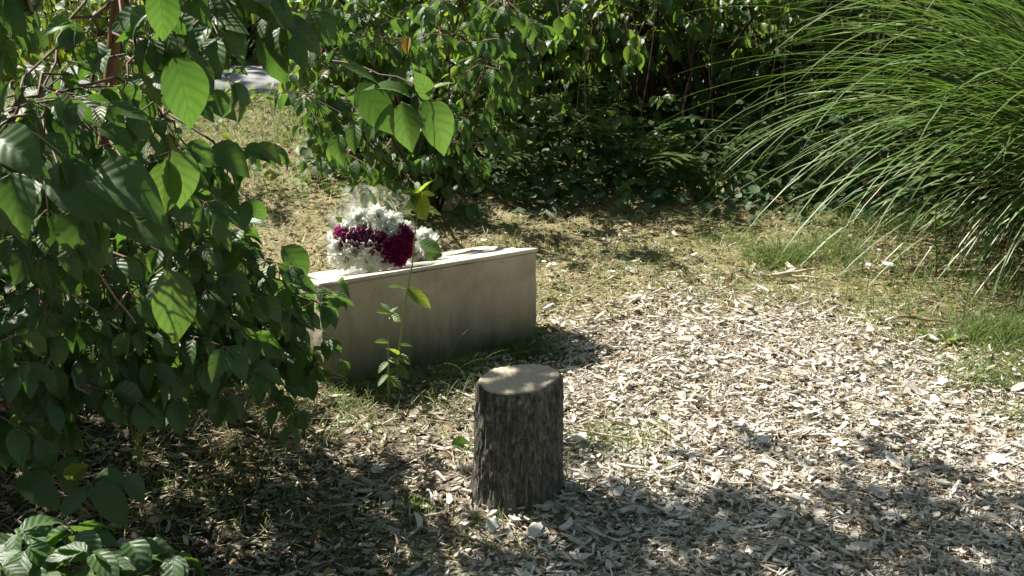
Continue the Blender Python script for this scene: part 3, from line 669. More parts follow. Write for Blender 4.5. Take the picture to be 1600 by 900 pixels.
# --- big-leaved shrub on the left (dogwood like), the leaves hang in front of the stone's end
def left_shrub():
    foot = np.array([-1.22, 3.35, 0]); root = empty('dogwood_tree', foot, 'large leaved dogwood with reddish trunk and drooping branches at the left edge', 'tree')
    B = Bush(21)
    tm = MB(); T = np.array([foot + [0, 0, -.05], foot + [.0, .0, .25], at(163, 245, 3.38), at(172, 130, 3.42), at(182, 20, 3.45), at(196, -160, 3.5), (-.95, 3.7, 1.9), (-.9, 3.75, 2.5)])
    tube(tm, T, [.034, .022, .0165, .0165, .016, .015, .013, .008], 12, .45)
    tm.build('trunk', M['trunk'], root)
    def px(x, y, D): return at(x, y, D)
    tr = lambda z: np.array([np.interp(z, T[:, 2], T[:, 0]), np.interp(z, T[:, 2], T[:, 1]), z])
    # (px, py, D, rx_px, ry_px, depth, twigs, leaf m)
    Ls = [(50, 20, 2.55, 80, 50, .2, 8, .08), (60, 150, 2.75, 70, 60, .2, 6, .075), (20, 190, 2.6, 70, 80, .2, 8, .085), (260, 20, 2.7, 60, 50, .15, 5, .085),
          (330, 20, 2.9, 70, 35, .2, 6, .085), (415, 25, 3.0, 40, 30, .1, 3, .085), (255, 180, 3.1, 50, 60, .2, 5, .075), (300, 260, 3.1, 60, 40, .2, 6, .08), (215, 100, 2.9, 60, 50, .2, 7, .075), (360, 255, 3.1, 30, 20, .1, 3, .07), (275, 130, 2.9, 25, 50, .1, 3, .075), (60, 310, 2.7, 90, 70, .2, 10, .09),
          (150, 300, 2.8, 100, 60, .2, 9, .09), (300, 350, 3.05, 60, 60, .2, 8, .085), (60, 430, 2.75, 100, 90, .25, 12, .08), (180, 430, 2.9, 100, 80, .25, 12, .08),
          (300, 440, 3.0, 80, 60, .2, 10, .08), (390, 420, 3.25, 50, 45, .18, 8, .075), (395, 465, 3.3, 45, 50, .18, 8, .07), (400, 520, 3.25, 45, 38, .15, 7, .08), (350, 500, 3.1, 90, 45, .2, 12, .085),
          (240, 520, 2.95, 90, 50, .2, 12, .09), (110, 540, 2.8, 110, 70, .25, 14, .08), (20, 560, 2.7, 80, 80, .25, 9, .085), (300, 545, 3.1, 110, 30, .2, 11, .075), (90, 590, 3.0, 90, 40, .25, 8, .075), (90, 600, 2.7, 80, 35, .2, 5, .08), (10, 640, 2.55, 60, 40, .2, 4, .085),
          (40, 260, 3.3, 80, 70, .3, 6, .07), (220, 360, 3.4, 120, 60, .25, 9, .07), (425, 550, 3.25, 40, 30, .1, 8, .06), (380, 570, 3.2, 90, 30, .15, 9, .06), (100, 400, 3.4, 130, 90, .3, 12, .075), (260, 440, 3.5, 120, 60, .25, 12, .07)]
    for x, y, D, rx, ry, dz, nt_, lf in Ls:
        c = px(x, y, D); sc_ = D * 1.06 / F_PX; z0 = min(2.0, max(.15, c[2] + .1))
        B.branch(tr(z0), c, .0045, .0025, 8, .06, .02, A=.25)
        B.lump(c, (rx * sc_, dz, ry * sc_), int(nt_ * 1.0), lf, (.10, .2), .5, (2, 4), 5, out=(.25, -.15, -.1))
    # crown above the picture that throws the dappled shade
    for k in range(24):
        c = np.array([B.r.uniform(-1.6, -.15), B.r.uniform(3.55, 4.3), B.r.uniform(2.0, 2.5)])
        B.branch(tr(min(2.4, c[2] - .3)), c, .009, .004, 7, .08, .03, A=.2); B.lump(c, (.3, .3, .25), 9, .085, (.12, .22), .45, (2, 4), 5)
    c = np.array([-1.27, 4.05, 2.12]); B.branch(tr(1.9), c, .008, .004, 7, .08, .03, A=.2); B.lump(c, (.14, .14, .1), 4, .075, (.08, .16), .4, (2, 3), 4)
    # hero branch, pinkish, with the sunlit ribbed leaves
    h = B.branch(px(-60, 225, 2.45), px(165, 345, 2.5), .0035, .002, 9, .01, .003, A=.95)
    for (x, y, tx, ty, sz, a) in [(75, 265, 165, 325, .115, .7), (145, 270, 235, 300, .105, .6), (165, 315, 252, 358, .11, .8), (120, 320, 120, 405, .115, .7), (150, 330, 150, 395, .1, .6), (20, 270, 30, 360, .11, .7), (-5, 215, 50, 240, .1, .8)]:
        a0 = px(x, y, 2.47); b0 = px(tx, ty, 2.47 - .075); B.leaf(a0, b0 - a0, np.array([-.2, -.35, .9]) + B.r.normal(0, .1, 3), np.linalg.norm(b0 - a0) * 1.15, a)
    h = B.branch(px(140, 405, 2.7), px(212, 505, 2.75), .003, .002, 6, .0, .003, A=.95)
    h = B.branch(px(268, 215, 2.6), px(258, 425, 2.6), .0022, .0014, 7, .0, .003, A=.5)
    for (x, y, tx, ty, sz, a, D) in [(262, 420, 285, 545, .12, .9, 2.6), (262, 250, 250, 345, .1, .9, 2.6), (268, 235, 300, 330, .1, .9, 2.62), (270, 90, 315, 205, .12, .2, 2.5), (248, -20, 262, 65, .11, .3, 2.5), (385, -10, 470, 35, .1, .2, 2.9), (405, 60, 455, 125, .11, .0, 2.9),
                                 (330, 230, 395, 262, .09, .3, 3.0), (380, 380, 330, 440, .0, .5, 3.2), (440, 385, 492, 438, .09, .6, 3.3), (200, 520, 175, 560, .0, .1, 2.7), (455, 535, 492, 582, .0, .1, 3.2), (405, 520, 395, 582, 0, .1, 3.15), (430, 530, 445, 580, 0, .1, 3.2), (345, 500, 345, 555, 0, .1, 3.1)]:
        a0 = px(x, y, D); b0 = px(tx, ty, D - .03); B.leaf(a0, b0 - a0, np.array([.25, -.6, .5]) + B.r.normal(0, .15, 3), np.linalg.norm(b0 - a0) * 1.0, a)
    n = B.build(root, M['dogwood'], BIG); print('left shrub leaves', n)
left_shrub()

def shade_shrub():  # mostly unseen shrub, added to shade the lower left ground
    foot = np.array([-2.1, 3.8, 0]); root = empty('added_dogwood_shrub', foot, 'dense low dogwood shrub behind the trunk at the far left, mostly outside the picture', 'shrub'); B = Bush(23)
    for k in range(30):
        c = np.array([B.r.uniform(-2.7, -1.3), B.r.uniform(3.3, 4.7), B.r.uniform(.2, 1.15)])
        if c[1] > 4.1 and c[0] > -1.65: c[2] *= .5
        B.branch(foot + [0, 0, -.03], c, .009, .004, 7, .08, .03, A=.25); B.lump(c, (.27, .27, .24), 12, .08, (.12, .22), .5, (2, 4), 5)
    for k in range(12):
        c = np.array([B.r.uniform(-2.1, -1.5), B.r.uniform(2.9, 3.5), B.r.uniform(.7, 1.45)]); B.branch(foot + [0, 0, -.03], c, .009, .004, 7, .08, .03, A=.25); B.lump(c, (.24, .24, .22), 12, .08, (.12, .22), .5, (2, 4), 5)
    for k in range(8):
        c = np.array([B.r.uniform(-1.85, -1.35), B.r.uniform(3.0, 3.6), B.r.uniform(.5, 1.0)]); B.branch(foot + [0, 0, -.03], c, .007, .004, 7, .08, .03, A=.1); B.lump(c, (.24, .22, .2), 14, .075, (.1, .2), .5, (2, 4), 5)
    for k in range(9):
        c = np.array([B.r.uniform(-1.75, -1.0), B.r.uniform(3.5, 3.95), B.r.uniform(.1, .5)]); B.branch(foot + [0, 0, -.03], c, .007, .004, 7, .08, .03, A=.1); B.lump(c, (.22, .2, .16), 13, .07, (.1, .2), .5, (2, 4), 5)
    B.build(root, M['dogwood'], MID)
shade_shrub()

# --- low plant in the lower left corner
def corner_plant():
    c = onground(100, 960); root = empty('leafy_ground_plant', (c[0], c[1] + .15, 0), 'low plant with broad ribbed leaves in the bottom left corner', 'plant')
    B = Bush(33)
    for (x, y, D) in [(40, 860, 2.15), (120, 830, 2.2), (200, 850, 2.2), (270, 870, 2.2), (80, 900, 2.1), (180, 920, 2.1), (0, 880, 2.1), (250, 920, 2.1), (140, 870, 2.12), (30, 830, 2.2), (215, 905, 2.1)]:
        e = at(x, y, D); B.branch((c[0] + B.r.uniform(-.15, .2), D + .02, .0), e, .003, .0018, 6, .0, .006)
        for q in range(9):
            a = B.r.uniform(0, 6.28); d = np.array([math.cos(a), math.sin(a) * .7 - .25, -.15 + B.r.normal(0, .15)]); B.leaf(e + d * .008 + [0, 0, B.r.uniform(-.02, .015)], d, np.array([-.15, .0, 1]) + B.r.normal(0, .2, 3), B.r.uniform(.06, .095))
    B.build(root, M['dogwood'], BIG, 'stems')
    # a lone taller leaf plant behind it
    g = onground(150, 800); root = empty('broad_leaf_seedling', (g[0], g[1], 0), 'seedling with a few broad leaves, one pale and sunlit, above the corner plant', 'plant'); B = Bush(34)
    for (x, y, tx, ty, D, a) in [(125, 750, 118, 708, 2.5, 1.), (140, 760, 100, 790, 2.45, .3), (150, 755, 200, 800, 2.45, .2), (200, 740, 228, 770, 2.45, .1), (150, 745, 190, 735, 2.5, .1), (30, 745, 90, 760, 2.5, .0), (-20, 660, 40, 700, 2.6, .0)]:
        p = at(x, y, D); q = at(tx, ty, D - .02); B.branch((g[0], g[1], 0), p, .002, .0014, 6, .03, .002); B.leaf(p, q - p + np.array([0, -.03, 0]), np.array([-.2, -.3, .9]), np.linalg.norm(q - p) * 1.2 + .01, a)
    B.build(root, M['dogwood'], BIG, 'stems')
    g = onground(212, 790); root = empty('yellow_green_sprig', (g[0], g[1], 0), 'thin sprig with small oval yellow green leaves in the dark left shade', 'plant'); B = Bush(35); D = g[1]
    pts = np.array([(g[0], g[1], 0), at(216, 740, D), at(213, 690, D), at(210, 655, D - .01), at(207, 640, D)]); tube(B.wood, pts, [.0018, .0015, .0013, .001, .0008], 5, .6)
    for (x, y, tx, ty) in [(209, 657, 188, 660), (211, 657, 238, 654), (208, 645, 206, 632), (213, 675, 218, 694), (216, 700, 220, 722)]:
        p = at(x, y, D); q = at(tx, ty, D - .01); B.leaf(p, q - p, (-.1, -.6, .7), np.linalg.norm(q - p))
    B.build(root, M['lime'], BIG, 'stem', wmat=M['stem'])
corner_plant()

# --- tall weed and its short neighbour in front of the stone
def weed(root, spec, leaves, D, mat):
    B = Bush(40); pts = np.array([at(x, y, D) if y < 600 else (at(x, y, D)[0], D, 0) for x, y in spec]); tube(B.wood, pts, np.linspace(.0034, .0014, len(pts)), 6, .4)
    for (x, y, tx, ty, wz, dd) in leaves:
        p = at(x, y, D); q = at(tx, ty, D + dd); B.leaf(p, q - p, (-.3, wz, .8), np.linalg.norm(q - p) * 1.1)
    B.build(root, mat, [leaf_tpl(10, 3, wid=.2 + .04 * i, fold=.3, droop=.3, rib=.006, wave=.01) for i in range(3)], 'stem', 'leaves', M['stem'])
D = 3.58; g = at(613, 590, D)
weed(empty('tall_weed', (g[0], D, 0), 'tall thin weed rising before the stone with a tuft of light green leaves on top', 'weed', 'weeds at the foot of the stone'),
     [(613, 610), (622, 560), (630, 500), (636, 455), (644, 415), (648, 370), (652, 330), (655, 300)],
     [(634, 452, 610, 444, -.3, -.03), (636, 450, 672, 478, -.5, -.02), (655, 302, 675, 276, .2, -.02), (654, 302, 628, 296, -.2, -.05), (654, 306, 634, 328, -.3, -.06), (655, 308, 662, 336, -.3, -.07), (655, 300, 648, 318, -.3, -.07), (654, 298, 650, 282, .2, .03), (652, 325, 690, 330, -.3, .02), (655, 304, 676, 302, -.4, -.03), (655, 303, 645, 312, -.7, -.06),
      (622, 555, 606, 540, -.3, -.03), (622, 555, 640, 566, -.3, -.03), (625, 540, 645, 538, -.3, .02), (618, 575, 600, 590, -.4, -.03), (618, 570, 638, 590, -.4, -.02)], D, M['lime'])
D = 3.54; g = at(606, 590, D)
weed(empty('short_weed', (g[0], D, 0), 'short yellow green weed just left of the tall weed before the stone', 'weed', 'weeds at the foot of the stone'),
     [(606, 610), (607, 570), (607, 530), (609, 492)],
     [(609, 490, 592, 485, -.6, -.03), (609, 492, 624, 500, -.6, -.03), (609, 491, 620, 478, .0, .02), (609, 488, 596, 472, .1, .02), (607, 535, 588, 532, -.4, -.02), (607, 560, 622, 566, -.4, -.02), (607, 565, 590, 580, -.4, -.02), (606, 585, 590, 600, -.3, -.03), (607, 588, 628, 605, -.3, -.03)], D, M['lime'])

# --- grass tufts: at the stone's foot and over the lawn, each one a clump
rt = np.random.default_rng(77)
def tuft(px_, py_, n, L, spread, label, wd=.0028, Aset=(0., .45), lean=(.7, 1.5), bend=(.8, 2.2), name='grass_tuft', group='grass tufts', azb=None):
    g = onground(px_, py_); n = int(n * 1.8); mb = MB()
    x = g[0] + rt.normal(0, spread, n).clip(-1.6 * spread, 1.6 * spread); y = g[1] + (rt.normal(0, spread * .8, n)).clip(-1.3 * spread, 1.3 * spread)
    k = off_stone(x, y); x, y = x[k], y[k]; n = len(x)
    az = rt.uniform(0, 6.283, n) if azb is None else rt.normal(azb, .7, n)
    blade_set(mb, x, y, gh(x, y) - .003, rt.uniform(*L, n), rt.uniform(.6, 1.2, n) * wd, az, rt.uniform(*lean, n), rt.uniform(*bend, n), rt.uniform(*Aset, n), seg=6)
    o = mb.build(name, M['turf']); return tag(o, label, 'grass tuft', group)
tuft(705, 592, 90, (.06, .2), .06, 'long arching green grass at the middle of the stone foot', azb=.3)
tuft(835, 560, 240, (.04, .13), .045, 'dark green grass tuft at the right corner of the stone', Aset=(0, .3))
tuft(560, 612, 60, (.06, .16), .04, 'dark grass tuft under the left end of the stone')
tuft(765, 560, 60, (.06, .15), .045, 'loose grass between the stone and the stump top', azb=.5)
tuft(660, 610, 120, (.04, .1), .06, 'low grass patch left of the stump near the weeds')
tuft(1215, 405, 480, (.05, .12), .07, 'dense green grass tuft on the lawn above the pale rubble')
tuft(1290, 395, 200, (.05, .13), .07, 'green grass tuft on the lawn under the arching blades')
tuft(1130, 375, 160, (.04, .09), .08, 'sparse grass tuft on the lawn in the middle distance')
tuft(1400, 350, 400, (.06, .14), .1, 'bright grass tuft under the ornamental grass')
tuft(1500, 355, 200, (.06, .14), .09, 'grass tuft under the ornamental grass near the right edge')
tuft(1570, 525, 700, (.05, .13), .07, 'large green tuft at the right edge beside the chips')
tuft(1530, 590, 300, (.04, .09), .06, 'short grass tuft at the right edge where chips begin')
tuft(1590, 650, 150, (.03, .08), .06, 'small grass tuft at the right border in the chips')
tuft(1590, 440, 180, (.04, .1), .08, 'grass tuft at the right border below the hanging blades')
tuft(640, 800, 60, (.03, .07), .025, 'small yellow green tuft left of the stump base')
tuft(960, 700, 90, (.04, .09), .05, 'thin grass tuft right of the stump')
def stalk():
    g = onground(1463, 432); mb = MB(); D = g[1]; P = np.array([(g[0], g[1], 0), at(1463, 395, D), at(1461, 360, D), at(1462, 325, D)])
    root = empty('upright_stalk', (g[0], g[1], 0), 'single dark green upright stalk on the lawn at right', 'plant'); tube(mb, P, [.004, .0035, .003, .0015], 6, .1); mb.build('stem', M['stem'], root)
    B = Bush(9)
    for i in range(9):
        z = .08 + i * .016; a = i * 2.4; B.leaf(np.array([g[0], g[1], z]), (math.cos(a), math.sin(a), .8), (math.cos(a) * -.4, math.sin(a) * -.4, 1), .045)
    B.build(root, M['hedge'], [leaf_tpl(6, 1, wid=.12)], leaf='leaves')
stalk()
def rosette(px_, py_, n, size, label, mat='lime', wid=.28):
    g = onground(px_, py_); z = float(gh(g[0], g[1])); root = empty('seedling', (g[0], g[1], z), label, 'seedling', 'seedlings among the chips'); B = Bush(int(px_))
    for i in range(n):
        a = i * 2.4 + B.r.uniform(0, .4); B.leaf(np.array([g[0], g[1], z + .006]), (math.cos(a), math.sin(a), B.r.uniform(.4, 1.1)), (-math.cos(a) * .6, -math.sin(a) * .6, 1), size * B.r.uniform(.7, 1.1))
    B.build(root, M[mat], [leaf_tpl(7, 2, wid=wid)], leaf='leaves')
rosette(1450, 530, 7, .05, 'yellow green seedling left of its twin near the right lawn edge', wid=.2)
rosette(1485, 535, 9, .06, 'larger light green seedling right of its twin near the right lawn edge', wid=.2)
rosette(1208, 762, 6, .022, 'tiny green seedling in sunlit chips above the shadow band')
rosette(1302, 852, 6, .022, 'tiny green seedling in the shaded chips at lower right')
rosette(650, 795, 8, .03, 'small round leaved seedling in chips left of the stump')
rosette(840, 525, 8, .04, 'pale green seedling at the stone right corner')

# --- loose bits lying on the chips
def flat_leaf():
    g = onground(722, 712); root = empty('fallen_leaf', (g[0], g[1], .015), 'fallen green leaf lying left of the stump', 'leaf'); B = Bush(5)
    B.leaf(np.array([g[0] - .028, g[1], .03]), (1, .1, .1), (0, -.5, .8), .062, .8); B.build(root, M['dogwood'], BIG, leaf='leaf_blade')
flat_leaf()
def stick(name, pts, r0, r1, label, cat, group, A=.9, mat='straw', flat=.35):
    mb = MB(); P = np.array([(*onground(x, y)[:2], z) for x, y, z in pts]); u = np.linspace(0, 1, 9)
    s_ = np.linspace(0, 1, len(P)); Q = np.stack([np.interp(u, s_, P[:, i]) for i in range(3)], 1); Q[1:-1] += rt.normal(0, .0015, (7, 3)); Q[:, 2] += gh(Q[:, 0], Q[:, 1])
    rr_ = np.linspace(r0, r1, 9) * (1 + rt.normal(0, .1, 9)); tube(mb, Q, rr_, 7, A)
    o = mb.build(name, M[mat]); return tag(o, label, cat, group)
G1 = 'pale sticks lying on the chips'
stick('stick', [(1012, 668, .02), (1062, 704, .018)], .006, .003, 'thick pale splinter pointing to lower right beside the stump', 'stick', G1)
stick('stick', [(905, 690, .02), (1050, 708, .02)], .004, .002, 'thin pale stick just right of the stump', 'stick', G1)
stick('stick', [(1190, 434, .02), (1280, 445, .02)], .006, .004, 'pale stick lying below the dense grass tuft', 'stick', G1)
stick('stick', [(1205, 441, .03), (1270, 436, .03)], .008, .005, 'short thick bleached stick among pale rubble on the lawn', 'stick', G1)
stick('stick', [(885, 484, .03), (960, 446, .03)], .003, .002, 'long thin stick to the right of the stone', 'stick', G1)
stick('stick', [(995, 690, .02), (1003, 720, .02)], .005, .003, 'short pale splinter near the stump, pointing at viewer', 'stick', G1)
stick('stick', [(690, 830, .015), (790, 880, .02)], .003, .002, 'brown twig below the stump at the lower edge', 'stick', G1, A=.2)
stick('stick', [(1400, 505, .02), (1500, 512, .02)], .006, .003, 'grey brown stick left of the right border tuft', 'stick', G1, A=.15)
def big_chips():
    spec = [(655, 830, .05, .02, 1.9), (702, 800, .045, .017, 1.4), (835, 850, .04, .035, .3), (770, 842, .04, .03, .6), (1385, 425, .06, .03, 2.), (1355, 428, .03, .03, .5), (1245, 795, .045, .016, 2.4), (885, 845, .04, .02, 1.1), (905, 705, .045, .03, .2), (965, 795, .035, .025, .5)]
    lab = ['grey chip left of the stump base', 'long grey chip standing close left of the stump', 'squarish grey chip below the stump to its right', 'squarish grey chip directly below the stump', 'large bleached chip on the lawn at right', 'small rounded bleached chip left of the large one', 'long grey chip in the shadow edge at right',
           'narrow chip below the stump in shade', 'broad pale chip touching the stump right side', 'pale chip in the shadow right of the stump']
    for i, ((x, y, L, W_, a), l) in enumerate(zip(spec, lab)):
        g = onground(x, y); mb = MB(); instance(mb, chips[i % 7], np.array([[g[0], g[1], float(gh(g[0], g[1])) + .026]]), np.array([[math.cos(a), math.sin(a), .1]]), np.array([[.1, -.35, 1]]), np.array([[L, W_ * 1.9, .006]]), np.array([.8 if i not in (4, 5) else 1.]))
        tag(mb.build('large_chip', M['chip'], smooth=False), l, 'wood chip', 'larger chips')
big_chips()

# --- ornamental grass on the right
def fountain_grass():
    c = np.array([2.48, 5.0, 0]); root = empty('ornamental_grass', c, 'tall clump of ornamental grass with long arching blades at the right', 'ornamental grass')
    r = np.random.default_rng(8)
    def blades(n, name, mat, L, A, wd, lean=(.95, 1.5), bend=(1.5, 2.5), spread=.2):
        seg = 16; az = r.uniform(0, 2 * math.pi, n); rr_ = spread * np.sqrt(r.uniform(0, 1, n)); a2 = az + r.normal(0, .5, n)
        P0 = np.stack([c[0] + rr_ * np.cos(a2), c[1] + rr_ * np.sin(a2), np.full(n, -.01)], 1)
        Ln = r.uniform(*L, n) * (1 - .45 * np.clip(-np.sin(az), 0, 1) ** 1.3); le = r.uniform(*lean, n); be = r.uniform(*bend, n); tw = r.normal(0, .5, n); w_ = r.uniform(.6, 1.25, n) * wd; pw = r.uniform(.9, 1.7, n)
        P = P0.copy(); rows = []; azc = az.copy()
        for i in range(seg + 1):
            u = i / seg; e = le - be * u ** pw; azc = az + tw * u
            dd = np.stack([np.cos(azc) * np.cos(e), np.sin(azc) * np.cos(e), np.sin(e)], 1)
            side = nrm(np.stack([-np.sin(azc), np.cos(azc), .35 * np.sin(tw * 3 + u * 2)], 1)); up_ = np.cross(dd, side)
            ww = w_ * (np.minimum(1, .45 + u * 2.2)) * (1 - u ** 2.2) ** .8 * .5 + .0003
            rows += [P + side * ww[:, None] + up_ * (ww * .35)[:, None], P, P - side * ww[:, None] + up_ * (ww * .35)[:, None]]
            P = P + dd * (Ln / seg)[:, None]
        V = np.stack(rows, 1).reshape(-1, 3); m = 3 * (seg + 1)
        f = np.array([[3 * i + j, 3 * i + j + 1, 3 * i + j + 4, 3 * i + j + 3] for i in range(seg) for j in (0, 1)])
        FF = (f[None] + (np.arange(n) * m)[:, None, None]).reshape(-1, 4); mb = MB(); mb.add(V, FF, None, np.repeat(A(n), len(f))); mb.build(name, mat, root)
    blades(1800, 'green_blades', M['blade'], (1.2, 2.1), lambda n: np.clip(r.normal(.45, .26, n), 0, .98), .015, lean=(.7, 1.4), bend=(1.0, 2.15))
    blades(260, 'dry_blades', M['straw'], (.7, 1.6), lambda n: r.uniform(.2, .8, n), .005, lean=(.6, 1.4), bend=(1.6, 2.8))
fountain_grass()

# --- hedge and shrubs behind
def back_shrub(name, foot, label, lumps, seed, mat, tpls, leafs, ntw, cat='shrub', stems=4, group='shrubs behind the clearing', hang=.5, L=(.12, .28), out=None):
    root = empty(name, (foot[0], foot[1], 0), label, cat, group); B = Bush(seed); foot = np.array([foot[0], foot[1], 0.])
    for (x, y, z, rx, ry, rz) in lumps:
        c = np.array([x, y, z]); f = foot + np.array([B.r.normal(0, .12), B.r.normal(0, .08), -.03]); B.branch(f, c, .012, .005, 8, .0, .03, 7, A=.1)
        B.lump(c, (rx, ry, rz), ntw, leafs, L, hang, (3, 6), 8, out=out)
    n = B.build(root, M[mat], tpls); print(name, n)
r = np.random.default_rng(50)
def wall_lumps(x0, x1, y0, y1, z0, z1, n, rad, r):
    return [(r.uniform(x0, x1), r.uniform(y0, y1), r.uniform(z0, z1), rad * r.uniform(.8, 1.2), rad * r.uniform(.7, 1.1), rad * r.uniform(.8, 1.2)) for _ in range(n)]
G2 = 'shrubs behind the clearing'
back_shrub('hedge_shrub', (-.35, 6.1), 'bright leafy shrub in the middle distance behind the bouquet', wall_lumps(-.85, .25, 5.75, 6.4, .2, 1.0, 15, .27, r), 61, 'hedge', MID, .065, 26)
back_shrub('hedge_shrub', (.75, 6.5), 'dense green shrub with hanging shoots at the centre of the hedge', wall_lumps(.1, 1.2, 6.15, 6.9, .3, 2.0, 20, .32, r), 62, 'hedge', MID, .06, 26)
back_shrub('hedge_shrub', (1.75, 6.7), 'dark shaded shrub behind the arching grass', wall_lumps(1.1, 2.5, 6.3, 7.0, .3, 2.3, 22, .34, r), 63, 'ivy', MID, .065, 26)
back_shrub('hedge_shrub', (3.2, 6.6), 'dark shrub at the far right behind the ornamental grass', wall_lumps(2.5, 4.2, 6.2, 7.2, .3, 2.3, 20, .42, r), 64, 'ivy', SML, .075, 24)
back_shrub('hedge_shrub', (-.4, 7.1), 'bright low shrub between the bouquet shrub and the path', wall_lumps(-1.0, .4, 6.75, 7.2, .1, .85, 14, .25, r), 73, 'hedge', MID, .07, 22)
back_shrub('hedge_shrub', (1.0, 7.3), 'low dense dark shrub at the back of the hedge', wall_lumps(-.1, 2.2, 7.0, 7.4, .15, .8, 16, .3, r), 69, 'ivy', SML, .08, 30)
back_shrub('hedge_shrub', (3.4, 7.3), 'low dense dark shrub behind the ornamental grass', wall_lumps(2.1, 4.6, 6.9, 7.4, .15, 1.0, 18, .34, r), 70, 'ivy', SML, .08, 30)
back_shrub('hedge_shrub', (1.6, 7.9), 'tall dark shrub forming the rear of the hedge', wall_lumps(.2, 3.2, 7.6, 8.2, .6, 2.4, 22, .42, r), 74, 'ivy', SML, .1, 26)  # extra shrub added to stop light leaking through the hedge
back_shrub('roadside_shrub', (-1.8, 8.6), 'sunlit yellow green shrub beside the path behind the dogwood', wall_lumps(-2.7, -1.1, 8.4, 8.8, .18, .8, 26, .24, r), 65, 'lime', MID, .062, 18, hang=.75)
back_shrub('roadside_shrub', (-2.2, 5.5), 'yellow green shrub filling the left edge behind the dogwood', wall_lumps(-3.0, -1.6, 4.9, 5.9, .15, .95, 17, .22, r), 66, 'lime', MID, .055, 20)
back_shrub('far_shrub', (-3.2, 10.8), 'dark shrub across the path at the far left', wall_lumps(-5.0, -1.6, 10.3, 11.2, .3, 2.4, 24, .5, r), 67, 'hedge', SML, .085, 26)
back_shrub('far_shrub', (.3, 10.7), 'dark shrub across the path behind the hedge', wall_lumps(-1.8, 2.3, 10.2, 11.2, .3, 2.6, 24, .55, r), 68, 'hedge', SML, .085, 26)
# branch of larger leaves reaching out of the hedge over the lawn
def reach_branch():
    root = empty('overhanging_shrub', (-.3, 5.35, 0), 'shrub with big rounded leaves standing before the hedge above the bouquet', 'shrub', G2); B = Bush(71); f = np.array([-.3, 5.35, -.03])
    for (x, y, D, n_, s) in [(480, 150, 5.0, 5, .12), (560, 200, 5.1, 6, .12), (600, 60, 5.2, 6, .14), (700, 60, 5.2, 6, .14), (760, 100, 5.3, 5, .12), (790, 20, 5.2, 6, .15), (500, 60, 5.1, 5, .13), (720, 220, 5.2, 4, .09), (540, 240, 5.2, 3, .08), (640, 262, 5.25, 6, .1), (700, 265, 5.3, 6, .1), (590, 245, 5.3, 6, .1), (665, 215, 5.3, 6, .12)]:
        c = at(x, y, D); B.branch(f, c, .005, .0025, 8, .05, .02, A=.0); B.lump(c, (s, s, s), n_ * 2, .075, (.08, .16), .65, (2, 3), 4)
    h = B.branch(at(520, 95, 4.6), at(700, 155, 4.3), .003, .0018, 8, .01, .004, A=.5); B.branch(f, at(520, 95, 4.6), .005, .003, 8, .08, .02, A=0.)
    for (x, y, tx, ty, a) in [(640, 152, 590, 120, .8), (665, 145, 700, 125, .9), (628, 160, 640, 232, .6), (660, 158, 705, 228, .7), (590, 130, 545, 95, .3), (610, 155, 565, 205, .2), (560, 130, 610, 200, .2), (672, 155, 655, 118, .9), (555, 195, 550, 232, .8), (530, 210, 525, 250, .7)]:
        p = at(x, y, 4.35); q = at(tx, ty, 4.3); B.leaf(p, q - p, np.array([-.1, -.45, .8]) + B.r.normal(0, .15, 3), np.linalg.norm(q - p) * 1.15, a)
    n = B.build(root, M['dogwood'], BIG); print('reach', n)
    # one withered leaf on its long stalk
    me = MB(); tube(me, [at(655, 62, 4.9), at(675, 52, 4.9), at(700, 55, 4.95)], .002, 5, .8); me.build('leaf_stalk', M['twig'], root)
    B = Bush(72); p = at(640, 58, 4.9); q = at(634, 82, 4.88); B.leaf(p, q - p, (-.5, -.6, .5), .062, .5); B.build(root, M['dead_leaf'], [leaf_tpl(8, 3, wid=.35, fold=.6)], leaf='withered_leaf')
reach_branch()
# hanging shoots in front of the dark hedge
def shoots():
    root = empty('hanging_shoots', (1.0, 6.0, 0), 'bare thin shoots with a few bright leaves hanging before the dark hedge', 'plant'); B = Bush(81)
    for k in range(26):
        x0 = B.r.uniform(.1, 1.7); y0 = B.r.uniform(5.75, 6.1); z1 = B.r.uniform(.7, 1.3); x1 = x0 + B.r.normal(0, .12); B.branch((x1, y0 + B.r.normal(0, .05), B.r.uniform(-.02, .1)), (x0, y0, z1), .003, .0015, 9, .0, .012, 5)
    B.branch(at(860, -20, 5.5), at(1000, 18, 5.55), .003, .002, 6, .02, .004)
    for (x, y) in [(870, 10), (885, 5), (935, 40), (975, 30), (990, 40)]:
        B.twig(at(x, y - 10, 5.5), (.2, -.1, -1), .12, .075, 2, hang=.8)
    for (x, y) in [(845, 120), (900, 180), (925, 240), (1060, 150), (980, 180), (850, 200), (880, 160), (835, 100)]:
        B.twig(at(x, y, 5.7), (B.r.normal(), -.4, .2), .14, .06, 3, hang=.5)
    B.build(root, M['hedge'], MID, 'shoots')
shoots()
